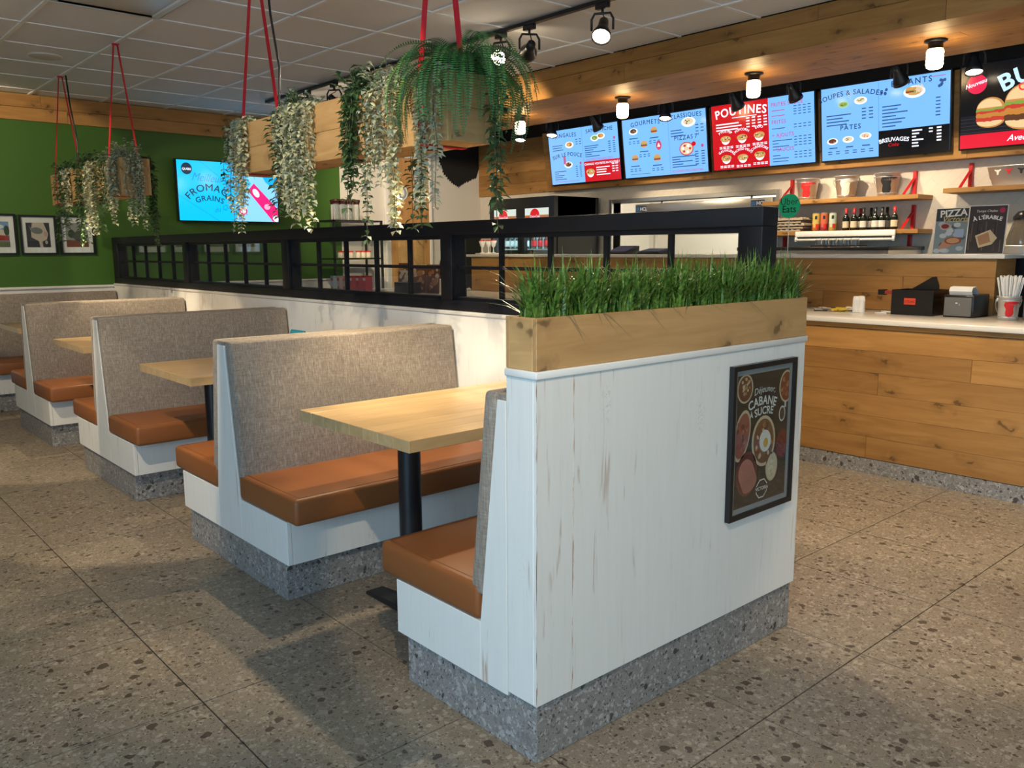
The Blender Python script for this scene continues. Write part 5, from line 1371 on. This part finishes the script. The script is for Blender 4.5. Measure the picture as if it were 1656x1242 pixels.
LBC, LBW, LBD = ink((0.66, 0.54, 0.36)), ink((0.62, 0.58, 0.52)), ink((0.10, 0.09, 0.09))
for px_, x_, cp, lb, nm in ((1368, 6.98, CAPR, LBC, 'red-capped wine bottle beside the pale can'), (1381, 6.98, CAPR, LBC, 'red-capped wine bottle, second from the cans'), (1391, 7.08, CAPR, LBC, 'red-capped wine bottle standing behind the others'),
                             (1396, 6.98, CAPK, LBW, 'black-capped wine bottle with white label after the red-capped ones'), (1408, 7.06, CAPK, LBW, 'black-capped wine bottle half hidden behind white-labelled ones'), (1415, 6.98, CAPK, LBW, 'black-capped wine bottle with white label mid row'),
                             (1426, 7.0, CAPK, LBW, 'black-capped wine bottle with a narrow white label'), (1434, 7.05, CAPK, LBD, 'black-capped wine bottle with a dark label'), (1446, 6.98, CAPR, LBC, 'red-capped wine bottle standing alone by the bracket')):
    bottle(onx(px_, 360, x_).y, x_, cp, lb, nm)
def can(y, c1, c2, lab):
    r = thing('drink_can', lab, 'can', (6.99, y, ZL+0.0005), 'tall drink cans on the shelf')
    q = B(); q.lathe([(0.026, 0), (0.033, 0.008), (0.033, 0.06)], c1, n=20, cap1=False); q.lathe([(0.033, 0.06), (0.033, 0.148)], c2, n=20, cap0=False, cap1=False); q.build('body', r)
    B().lathe([(0.033, 0.148), (0.027, 0.158), (0.024, 0.157), (0.0, 0.155)], 'steel', n=20, cap0=False).build('lid', r)
    R = 0.0334
    for (a0, z0, z1, c) in ((0.1, 0.10, 0.13, MBk), (-0.3, 0.03, 0.07, c2), (0.4, 0.02, 0.06, MR)):
        rw = [[(R*math.cos(PI+0.3+a0+a_), R*math.sin(PI+0.3+a0+a_), z_) for a_ in (-0.3, -0.1, 0.1, 0.3)] for z_ in (z0, z1)]
        B().add(rw[0]+rw[1], [(k, k+1, 5+k, 4+k) for k in range(3)], c).build('printed_patch', r)
can(onx(1320, 360, 6.99).y, ink((0.50, 0.14, 0.03)), ink((0.55, 0.42, 0.10)), 'yellow and orange drink can on the bottle shelf')
can(onx(1333, 360, 6.99).y, ink((0.30, 0.03, 0.05)), ink((0.55, 0.12, 0.05)), 'dark red drink can on the bottle shelf')
can(onx(1347, 360, 6.99).y, ink((0.45, 0.34, 0.08)), ink((0.50, 0.58, 0.45)), 'pale green drink can on the bottle shelf')
ye = onx(1283, 365, 7.02).y
for k in range(5):
    q = B(); q.box((-0.11, -0.14, 0), (0.11, 0.14, 0.012), plain('egg_card', (0.36, 0.29, 0.21), 0.9))
    for i in range(4):
        for j in range(5): q.lathe([(0.020, 0.012), (0.014, 0.024)], 'egg_card', (-0.082+0.055*i, -0.11+0.055*j, 0), 8)
    o = tag(q.build('egg_tray', loc=(7.03+0.006*(k % 2), ye-0.02*(k % 3)+0.015, ZL+0.0005+0.0245*k)), 'brown cardboard egg tray in the stack beside the cans', 'egg tray', 'stacked egg trays')
lf = thing('shelf_light', 'white twin-tube light fixture under the bottle shelf', 'light fixture', (0, 0, 0))
B().box((6.895, 3.10, 1.452), (6.919, 3.985, 1.500), 'white_plastic').build('housing', lf, bevel=0.004)
B().tube([(6.90, 3.10, 1.425), (6.90, 3.985, 1.425)], 0.011, 'white_plastic', 12).build('tube', lf)
for y in (3.11, 3.975): B().box((6.893, y-0.01, 1.412), (6.907, y+0.01, 1.452), 'white_plastic').build('tube_holder', lf)
gk = thing('glass_rack', 'low tray of upturned glasses on the back counter', 'rack', (6.85, 3.55, 1.3655))
B().box((-0.10, -0.20, 0), (0.10, 0.20, 0.012), 'black_plastic').build('tray', gk)
for i in range(6):
    B().lathe([(0.028, 0.0125), (0.026, 0.07)], 'clear_plastic', (-0.03, -0.165+0.066*i, 0), 14).build('glass', gk)

# ------------------------------------------------------------------ on the raised bar
def board(label, px0, px1, py0, py1, X, art, zb=UZ):
    a_, c_ = onx(px0, py1, X), onx(px1, py0, X)
    W = a_.y-c_.y; Hh = c_.z-zb
    r = thing('menu_board', label, 'sign', (X, (a_.y+c_.y)/2, zb+0.0005), None, facing_x(-0.10))
    B().box((-W/2, 0, -0.006), (W/2, Hh, 0), 'paper_white').build('board', r)
    B().strip([(0, Hh*0.6, -0.008), (0, 0.012, -0.075)], (1, 0, 0), 0.08, 'paper_white', 0.003).build('easel_leg', r)
    art(r, W, Hh)
def art_pizza(r, W, Hh):
    g = B(); g.rect(-W/2+0.003, 0.003, W-0.006, Hh-0.006, ink((0.22, 0.30, 0.33)), 0.0006); g.rect(-W/2+0.003, Hh*0.72, W-0.006, Hh*0.27, ink((0.035, 0.05, 0.055)), 0.0009)
    q = random.Random(3)
    for k in range(16): g.ell(q.uniform(-0.42, 0.42)*W, q.uniform(0.06, 0.68)*Hh, W*0.11, W*0.075, ink(q.choice([(0.42, 0.52, 0.58), (0.55, 0.62, 0.66), (0.10, 0.13, 0.14)])), 0.0011+0.00005*k, 14)
    g.ell(-W*0.18, Hh*0.60, W*0.17, W*0.11, ink((0.5, 0.42, 0.36)), 0.0022); g.ell(-W*0.18, Hh*0.605, W*0.12, W*0.075, ink((0.24, 0.03, 0.03)), 0.0025)
    g.poly([(-W*0.35, Hh*0.10), (-W*0.05, Hh*0.13), (W*0.3, Hh*0.3), (W*0.1, Hh*0.36), (-W*0.2, Hh*0.28)], ink((0.52, 0.28, 0.18)), 0.0022); g.ell(W*0.1, Hh*0.29, W*0.26, W*0.12, ink((0.36, 0.08, 0.03)), 0.0026); g.ell(W*0.1, Hh*0.29, W*0.2, W*0.085, ink((0.60, 0.36, 0.18)), 0.0029); g.rect(W*0.12, Hh*0.36, W*0.28, Hh*0.18, ink((0.36, 0.48, 0.66)), 0.0026)
    g.build('print', r)
    t = Lettering(r); t.text('PIZZA', 0.01, Hh*0.82, W*0.30, 'paper_white', 0.0032, bold=0.03, rot=0.06); t.text('Victoria', 0.02, Hh*0.70, W*0.25, ink((0.62, 0.52, 0.22)), 0.0034, bold=0.01, slant=0.3)
def art_erable(r, W, Hh):
    g = B(); g.rect(-W/2+0.004, 0.004, W-0.008, Hh-0.008, ink((0.045, 0.035, 0.035)), 0.0006)
    q = random.Random(6)
    for k in range(12): g.rect(-W/2+0.006+q.random()*(W-0.03), 0.01+q.random()*Hh*0.4, 0.006, Hh*q.uniform(0.1, 0.5), ink(q.choice([(0.09, 0.06, 0.045), (0.02, 0.017, 0.016), (0.14, 0.10, 0.075)])), 0.0008)
    g.poly([(-W*0.28, Hh*0.38), (W*0.10, Hh*0.50), (W*0.30, Hh*0.33), (W*0.18, Hh*0.20), (-W*0.16, Hh*0.13)], ink((0.66, 0.52, 0.32)), 0.0012); g.poly([(-W*0.22, Hh*0.36), (W*0.06, Hh*0.45), (W*0.14, Hh*0.25), (-W*0.14, Hh*0.18)], ink((0.46, 0.24, 0.12)), 0.0016)
    g.ell(W*0.36, Hh*0.89, W*0.075, W*0.075, ink((0.42, 0.02, 0.07)), 0.0014, 10); g.build('print', r)
    t = Lettering(r); t.text("À L'ÉRABLE", 0.0, Hh*0.72, W*0.150, 'paper_white', 0.0022, bold=0.025, bend=W*1.1); t.text('Temps Chaleu', -0.01, Hh*0.86, W*0.095, 'paper_white', 0.0022, slant=0.25)
    
board('colourful pizza advert board leaning on the raised bar', 1507, 1566, 335, 410, 5.90, art_pizza)
board('dark maple advert board on the raised bar in front of the pizza board', 1560, 1629, 330, 410, 5.78, art_erable)
ub = thing('sign_stand', 'round green delivery sign on a thin white stand on the raised bar', 'sign', (5.82, onx(1277, 335, 5.82).y, UZ+0.0005), None, facing_x())
B().box((-0.05, 0, -0.05), (0.05, 0.006, 0.05), 'white_plastic').build('base', ub)
B().tube([(0, 0.006, 0), (0, 0.29, 0)], 0.004, 'white_plastic', 8).build('stem', ub)
zc_ = onx(1277, 333, 5.82).z-UZ; rr_ = 0.088
b = B(); P_ = [(rr_*(1+0.02*math.cos(6*a_))*math.cos(a_), zc_+rr_*(1+0.02*math.cos(6*a_))*math.sin(a_)) for a_ in [2*PI*i/36 for i in range(36)]]
b.prism(P_, 2, 0.004, 0.008, plain('sign_green', (0.01, 0.55, 0.27), 0.4)); b.build('sign_disc', ub)
t = Lettering(ub); t.text('Uber', 0.0, zc_+0.008, 0.072, MBk, 0.0088, bold=-0.004); t.text('Eats', 0.0, zc_-0.048, 0.072, MBk, 0.0088, bold=0.008)
for k, (px_, dx) in enumerate(((780, 0.0), (790, 0.06), (798, -0.02))):
    X = 5.74+dx; r = thing('sundae_glass', 'small stemmed glass of red berries on a tray at the end of the raised bar', 'glass', (X, onx(px_, 405, X).y, UZ+0.0125), 'berry glasses on the bar')
    B().lathe([(0.026, 0), (0.026, 0.004), (0.006, 0.010), (0.005, 0.055), (0.02, 0.072), (0.036, 0.125), (0.034, 0.125), (0.018, 0.075), (0.0, 0.070)], 'white_plastic', n=18, cap1=False).build('glass', r)
    q = B()
    for i in range(7): q.lathe([(0.0, -0.011), (0.008, -0.008), (0.011, 0.0), (0.008, 0.008), (0.0, 0.011)], MR, (0.017*math.cos(i), 0.017*math.sin(i), 0.122+0.006*(i % 2)), 8)
    q.build('berries', r)
tag(B().lathe([(0.13, 0), (0.135, 0.012), (0.13, 0.010), (0.0, 0.010)], 'cream', n=28).build('serving_tray', loc=(5.755, onx(789, 413, 5.755).y, UZ+0.0005)), 'cream round tray under the berry glasses', 'tray')
# two till screens on the bar, seen through the glass
for px_, w_, tl, lab in ((1006, 0.24, 0.25, 'dark till screen tilted on the raised bar beside the fridge'), (1056, 0.26, 0.10, 'low dark till screen lying on the raised bar')):
    X = 5.85; y = onx(px_, 400, X).y; r = thing('till_screen', lab, 'till', (X, y, UZ+0.0005), 'till screens on the bar')
    hh_ = 0.075 if tl > 0.2 else 0.05
    B().prism([(-0.08, 0.0), (0.10, 0.0), (0.10, hh_), (-0.08, 0.015)], 1, -w_/2, w_/2, 'black_plastic').build('housing', r, bevel=0.003)
    B().strip([(-0.07, 0, 0.022), (0.085, 0, hh_*0.98)], (0, 1, 0), w_*0.85, 'black_metal', 0.003).build('screen', r)
tp = thing('chrome_tap', 'chrome gooseneck tap at the sink behind the raised bar', 'tap', (6.3, 4.05, 0))
B().tube([(0, -0.09, 1.0), (0, -0.09, 1.40), (0, -0.08, 1.425), (0, -0.06, 1.435), (0, 0.06, 1.435), (0, 0.085, 1.42), (0, 0.09, 1.38)], 0.010, 'steel', 10).build('spout', tp)
B().lathe([(0.02, 1.375), (0.02, 1.33)], 'black_plastic', (0, 0.09, 0), 14).build('aerator', tp)
B().box((-0.25, -0.6, 0.0), (0.22, 0.5, 1.0), 'steel').build('sink_unit', tp)

# coffee grinder / carafe at the end of the bar
cf = thing('coffee_carafe', 'glass coffee carafe with black lid on a steel warmer by the raised bar', 'coffee maker', (6.22, onx(1652, 380, 6.22).y, 0))
B().box((-0.15, -0.22, 0.0), (0.18, 0.16, 1.29), 'black_plastic').build('cabinet', cf)
B().box((-0.14, -0.17, 1.2905), (0.14, 0.15, 1.365), 'steel').build('warmer', cf, bevel=0.006)
B().lathe([(0.085, 1.366), (0.088, 1.40), (0.06, 1.50), (0.05, 1.53)], plain('carafe_glass', (0.35, 0.30, 0.22), 0.08, trans=0.6), n=24).build('carafe', cf)
B().lathe([(0.058, 1.53), (0.058, 1.55), (0.03, 1.585), (0.0, 1.59)], 'black_plastic', n=24).build('lid', cf)
B().box((-0.155, -0.06, 1.10), (-0.1505, 0.02, 1.13), ink((0.7, 0.05, 0.05))).build('brew_button', cf)

# ------------------------------------------------------------------ on the lower worktop
ZW = 0.9365
for k, (dx, dy) in enumerate(((0, 0), (0.01, -0.034), (0.045, -0.012))):
    p = onz(1381, 505, 0.936)
    r = thing('cup_stack', 'stack of small white paper cups, upside down beside the black carton', 'cups', (p.x+dx+0.02, p.y+dy, ZW), 'stacks of paper cups')
    for i in range(6):
        z = 0.014*i
        B().lathe([(0.021, z), (0.0215, z+0.003), (0.0165, z+0.034), (0.0, z+0.034)], 'paper_white', n=18, cap0=False).build('paper_cup', r)
bx_ = thing('black_carton', 'open black carton with a small red label on the worktop', 'box', (onz(1440, 508, 0.936).x, onz(1440, 508, 0.936).y, ZW))
q = B(); W, D, Hh, t = 0.255, 0.24, 0.155, 0.005
for a, b2 in (((0, -W, 0), (t, 0, Hh)), ((D-t, -W, 0), (D, 0, Hh)), ((t, -t, 0), (D-t, 0, Hh)), ((t, -W, 0), (D-t, -W+t, Hh)), ((t, -W+t, 0), (D-t, -t, t))): q.box(a, b2, 'black_plastic')
q.build('box_body', bx_)
o = B().rect(-0.035, -0.02, 0.07, 0.04, ink((0.72, 0.06, 0.02))).text('STEAK', 0, -0.009, 0.022, MBk, 0.0005).build('label', bx_); o.matrix_basis = Matrix.Translation((-0.0006, -0.115, 0.085)) @ facing_x().to_4x4()
B().prism([(-0.07, 0.0), (-0.245, 0.0), (-0.245, 0.03), (-0.225, 0.085), (-0.20, 0.082)], 0, 0.10, 0.106, 'black_plastic').build('raised_flap', bx_, (0, 0, Hh-0.002))
B().box((0.02, 0.0005, Hh-0.03), (0.05, 0.055, Hh-0.008), ink((0.30, 0.03, 0.02))).build('strap', bx_); B().box((0.012, 0.055, Hh-0.036), (0.058, 0.095, Hh-0.002), 'black_plastic').build('buckle', bx_)
nd = thing('napkin_dispenser', 'grey and black napkin dispenser with a napkin sticking out', 'dispenser', (onz(1523, 512, 0.936).x, onz(1523, 512, 0.936).y, ZW))
W, D, Hh = 0.175, 0.25, 0.135
q = B(); q.prism([(0.008, 0), (D, 0), (D, Hh), (D*0.55, Hh), (0.008, Hh-0.004)], 1, -W, 0, 'black_plastic'); q.build('body', nd, bevel=0.006)
B().box((0.0, -W+0.012, 0.006), (0.0075, -0.008, Hh-0.016), plain('smoked_face', (0.16, 0.16, 0.15), 0.25)).build('front_face', nd, bevel=0.002, seg=1)
q = B(); q.rect(-0.012, -0.003, 0.012, 0.006, 'paper_white', 0.0005); q.text('i', 0.01, -0.014, 0.02, 'paper_white', 0.0005); o = q.build('emblem', nd); o.matrix_basis = Matrix.Translation((-0.0004, -0.085, 0.085)) @ facing_x().to_4x4()
pts = [(0.05, Hh-0.01), (0.03, Hh+0.02), (0.045, Hh+0.042), (0.09, Hh+0.046), (0.13, Hh+0.02), (0.15, Hh-0.004)]
B().strip([(u, -0.085, v) for u, v in pts], (0, 1, 0), 0.13, 'paper_white', 0.004).build('napkin', nd)
tp_ = onz(1623, 518, 0.936); PX_, PY_ = tp_.x+0.06, tp_.y
pail('small galvanised straw pail with a red cow head on the worktop', (PX_, PY_, ZW), 0.050, 0.058, 0.135, MR, PI+0.5, msize=0.07)
ST = B().lathe([(0.0035, 0), (0.0035, 0.20)], 'paper_white', n=8).build('paper_straw')
RS = random.Random(12); first = True
for i in range(38):
    a_ = i*2.39996; q_ = math.sqrt((i+0.5)/38)
    o = ST if first else obj('paper_straw', ST.data); first = False
    bx0, by0 = 0.034*q_*math.cos(a_), 0.034*q_*math.sin(a_); tx, ty = 0.085*q_*math.cos(a_), 0.085*q_*math.sin(a_)
    dv = Vector((tx-bx0, ty-by0, 0.235))
    o.matrix_world = Matrix.Translation((PX_+bx0, PY_+by0, ZW+0.045+RS.uniform(0, 0.015))) @ dv.to_track_quat('Z', 'Y').to_matrix().to_4x4()
    tag(o, 'white paper-wrapped straw standing in the cow-head straw pail', 'straw', 'paper straws in the pail')
bn = tag(B().lathe([(0.055, 0), (0.058, 0.004), (0.058, 0.15), (0.05, 0.165), (0.02, 0.17), (0.0, 0.171)], plain('grey_steel', (0.30, 0.30, 0.33), 0.3, 0.8), n=24).build('steel_canister', loc=(PX_+0.01, PY_-0.135, ZW)), 'grey steel canister beside the straw pail', 'canister')
def packets(label, name, px_, py_, n, c, sx, sy, spread, grp):
    p = onz(px_, py_, 0.936); R_ = random.Random(n*7)
    base = B().box((-sx/2, -sy/2, 0), (sx/2, sy/2, 0.006), c).build(name, bevel=0.0015, seg=1); first = True
    for i in range(n):
        o = base if first else obj(name, base.data); first = False
        o.location = (p.x+R_.uniform(-0.03, 0.03)+0.03, p.y+R_.uniform(-spread, spread), ZW+0.0065*(i % 4)); o.rotation_euler = (0, 0, R_.uniform(0, PI))
        tag(o, label, 'packet', grp)
packets('small grey sugar packet in the loose heap by the grass planter', 'sugar_packet', 1322, 503, 14, ink((0.34, 0.29, 0.24)), 0.05, 0.03, 0.06, 'loose sugar packets')
packets('yellow sweetener packet in the heap next to the white packets', 'sweetener_packet', 1355, 504, 12, ink((0.72, 0.50, 0.04)), 0.05, 0.03, 0.035, 'yellow packets')
packets('white packet in the heap beside the paper cups', 'white_packet', 1371, 503, 12, 'paper_white', 0.05, 0.032, 0.025, 'white packets')
packets('small white card left on the worktop beside the black carton', 'paper_card', 1425, 507, 2, 'paper_white', 0.07, 0.045, 0.02, 'white cards')

# ------------------------------------------------------------------ drinks fridge
fg = thing('drinks_fridge', 'black two-door drinks fridge with lit header behind the bar', 'fridge', (0, 0, 0))
fy0, fy1, fx0, fx1, fz = 6.535, 7.60, 6.40, 7.10, 1.925
q = B()
for a, b2 in (((fx0+0.06, fy0, 0), (fx1, fy0+0.05, fz)), ((fx0+0.06, fy1-0.05, 0), (fx1, fy1, fz)), ((fx1-0.05, fy0+0.05, 0), (fx1, fy1-0.05, fz)), ((fx0+0.06, fy0+0.05, 0), (fx1-0.05, fy1-0.05, 0.25)), ((fx0, fy0, 1.58), (fx1-0.05, fy1, fz))): q.box(a, b2, 'black_plastic')
q.build('cabinet', fg)
q = B(); q.box((fx1-0.07, fy0+0.06, 0.26), (fx1-0.055, fy1-0.06, 1.57), plain('fridge_back', (0.62, 0.76, 0.80), 0.5)); q.build('back_panel', fg)
for z in (0.62, 0.98, 1.365): B().box((fx0+0.10, fy0+0.055, z-0.012), (fx1-0.08, fy1-0.055, z), plain('fridge_shelf', (0.7, 0.78, 0.8), 0.4)).build('wire_shelf', fg)
l = bpy.data.lights.new('fridge_light', 'AREA'); l.energy = 9.0; l.size = 0.9; l.size_y = 0.05; l.shape = 'RECTANGLE'; l.color = (0.55, 0.86, 1.0)
o = bpy.data.objects.new('fridge_light', l); col.objects.link(o); o.location = (fx0+0.14, (fy0+fy1)/2, 1.565); o.rotation_euler = (0, 0, PI/2); o.parent = fg
ym = (fy0+fy1)/2
for a, b2 in ((fy0+0.01, ym-0.004), (ym+0.004, fy1-0.01)):
    d_ = B(); t = 0.05
    for u0, u1, z0, z1 in ((a, b2, 0.25, 0.25+t), (a, b2, 1.575-t, 1.575), (a, a+t, 0.25+t, 1.575-t), (b2-t, b2, 0.25+t, 1.575-t)): d_.box((fx0+0.005, u0, z0), (fx0+0.055, u1, z1), 'black_plastic')
    o = d_.build('door', fg)
    B().box((fx0+0.025, a+t, 0.25+t), (fx0+0.031, b2-t, 1.575-t), 'pane_glass').build('door_pane', o)
    # lit header picture above each door
    g = B(); W = b2-a-0.14
    g.rect(-W/2, -0.06, W, 0.12, glow((0.55, 0.62, 0.55), 0.9)); g.rect(-W/2, -0.06, W, 0.045, glow((0.35, 0.12, 0.04), 0.9), 0.0004); g.ell(-0.03, -0.015, 0.075, 0.07, glow((0.55, 0.01, 0.015), 0.9), 0.0008, 24)
    g.text('Coca-Cola', -0.03, -0.04, 0.036, SWHITE, 0.0012, slant=0.25)
    o = g.build('header_picture', fg); o.matrix_basis = Matrix.Translation((fx0-0.0008, (a+b2)/2, 1.745)) @ facing_x().to_4x4()
for k in range(10):
    y = fy0+0.09+k*0.098 if k < 5 else ym+0.07+(k-5)*0.085
    r = thing('soda_bottle', 'red-labelled soda bottle on the top shelf of the drinks fridge', 'bottle', (fx0+0.16, y, 1.3655), 'soda bottles in the fridge')
    c_ = ink((0.50, 0.012, 0.015)) if k < 5 else ink((0.45, 0.5, 0.5))
    B().lathe([(0.026, 0), (0.030, 0.005), (0.030, 0.10), (0.012, 0.145), (0.012, 0.165)], plain('cola', (0.05, 0.015, 0.01), 0.1) if k < 5 else 'clear_plastic', n=14).build('bottle_body', r)
    B().lathe([(0.0306, 0.03), (0.0306, 0.09)], c_, n=14, cap0=False, cap1=False).build('wrap', r); B().lathe([(0.014, 0.165), (0.014, 0.18), (0, 0.181)], c_, n=12).build('cap', r)

# ------------------------------------------------------------------ far left: rack, cartons, display
rk = thing('metal_rack', 'tall black metal rack with jars before the green wall', 'shelf', (0, 0, 0))
rx0, rx1, ry0, ry1 = 4.70, 5.33, 8.22, 8.58
for x in (rx0, rx1-0.022):
    for y in (ry0, ry1-0.022): B().box((x, y, 0), (x+0.022, y+0.022, 1.69), 'black_metal').build('upright', rk)
for z in (1.672, 1.257, 0.85, 0.3):
    B().box((rx0, ry0, z), (rx1, ry1, z+0.018), 'black_metal').build('shelf_board', rk)
for i in range(7):
    x = 4.78+0.086*(i % 4)+0.03*(i//4); y = 8.29+0.10*(i//4)
    r = thing('glass_jar', 'tall clear glass jar with dark lid on top of the black rack', 'jar', (x, y, 1.6905), 'tall jars on the rack')
    B().lathe([(0.034, 0), (0.036, 0.006), (0.034, 0.07), (0.037, 0.10), (0.034, 0.17)], plain('jar_glass', (0.75, 0.78, 0.76), 0.06, trans=0.85), n=18).build('jar_body', r)
    B().lathe([(0.035, 0.171), (0.036, 0.195), (0.042, 0.196), (0.042, 0.222), (0.0, 0.223)], ink((0.05, 0.012, 0.012), 0.4), n=18).build('lid', r)
for i in range(6):
    r = thing('preserve_jar', 'small white preserve jar with red lid on the second rack shelf', 'jar', (4.82+0.066*i+(0.03 if i > 2 else 0), 8.30, 1.2755), 'preserve jars on the rack')
    B().lathe([(0.028, 0), (0.030, 0.005), (0.030, 0.055), (0.026, 0.062)], 'cream', n=16).build('jar_body', r); B().lathe([(0.029, 0.0625), (0.029, 0.078), (0, 0.079)], MR, n=16).build('lid', r)
def carton(px_, py_, w_, h, c, lab, grp, band=True):
    p = onz(px_, py_, 0.936); r = thing('food_carton', lab, 'carton', (p.x+0.05, p.y, ZW), grp)
    B().box((-0.04, -w_/2, 0), (0.04, w_/2, h), c).build('box_body', r, bevel=0.002, seg=1)
    g = B(); g.rect(-w_*0.4, h*0.72, w_*0.8, h*0.16, MR if band else 'paper_white', 0.0); g.ell(0, h*0.3, w_*0.3, w_*0.3, ink((0.45, 0.10, 0.12)) if band else ink((0.62, 0.1, 0.12)), 0.0)
    o = g.build('print', r); o.matrix_basis = Matrix.Translation((-0.0406, 0, 0)) @ facing_x().to_4x4()
for px_, c, lab in ((536, (0.45, 0.60, 0.62), 'pale blue food carton on the worktop by the rack'), (546, (0.66, 0.48, 0.44), 'pale pink food carton beside the blue one'), (555, (0.66, 0.46, 0.42), 'pale pink food carton beside the red cartons')):
    carton(px_, 474, 0.056, 0.17, ink(c), lab, 'food cartons by the rack')
for px_ in (566, 577, 588):
    carton(px_, 474, 0.056, 0.17, ink((0.62, 0.03, 0.06)), 'bright red food carton in the row of three', 'food cartons by the rack', False)
dp = onz(655, 474, 0.936)
ds = thing('display_boards', 'folding advert board printed with breakfast plates on the worktop', 'sign', (dp.x+0.16, dp.y, ZW), None, facing_x(-0.06))
for k, (x0_, W, Hh) in enumerate(((-0.36, 0.20, 0.29), (-0.15, 0.28, 0.25), (0.14, 0.20, 0.28))):
    B().box((x0_, 0, -0.008), (x0_+W, Hh, 0), ink((0.16, 0.05, 0.03))).build('board', ds)
    g = B(); q = random.Random(k)
    for i in range(16):
        u, v, rr_ = x0_+q.uniform(0.15, 0.85)*W, q.uniform(0.15, 0.85)*Hh, q.uniform(0.015, 0.035)
        g.ell(u, v, rr_, rr_*0.9, ink(q.choice([(0.55, 0.42, 0.30), (0.40, 0.12, 0.06), (0.60, 0.52, 0.42), (0.45, 0.20, 0.08)])), 0.0005+0.0001*i, 12)
    g.build('print', ds)
bb = tag(B().box((-0.07, -0.13, 0), (0.07, 0.13, 0.105), 'black_plastic').build('black_tray_box', loc=(dp.x+0.05, dp.y+0.03, ZW), bevel=0.004), 'low black box in front of the breakfast advert boards', 'box')
c2 = onz(708, 472, 0.936)
r = thing('metal_tin', 'small silver tin with lid at the end of the advert boards', 'tin', (c2.x+0.05, c2.y, ZW))
B().lathe([(0.052, 0), (0.055, 0.004), (0.055, 0.12), (0.058, 0.122), (0.058, 0.128)], 'galvanised', n=24).build('tin_body', r)
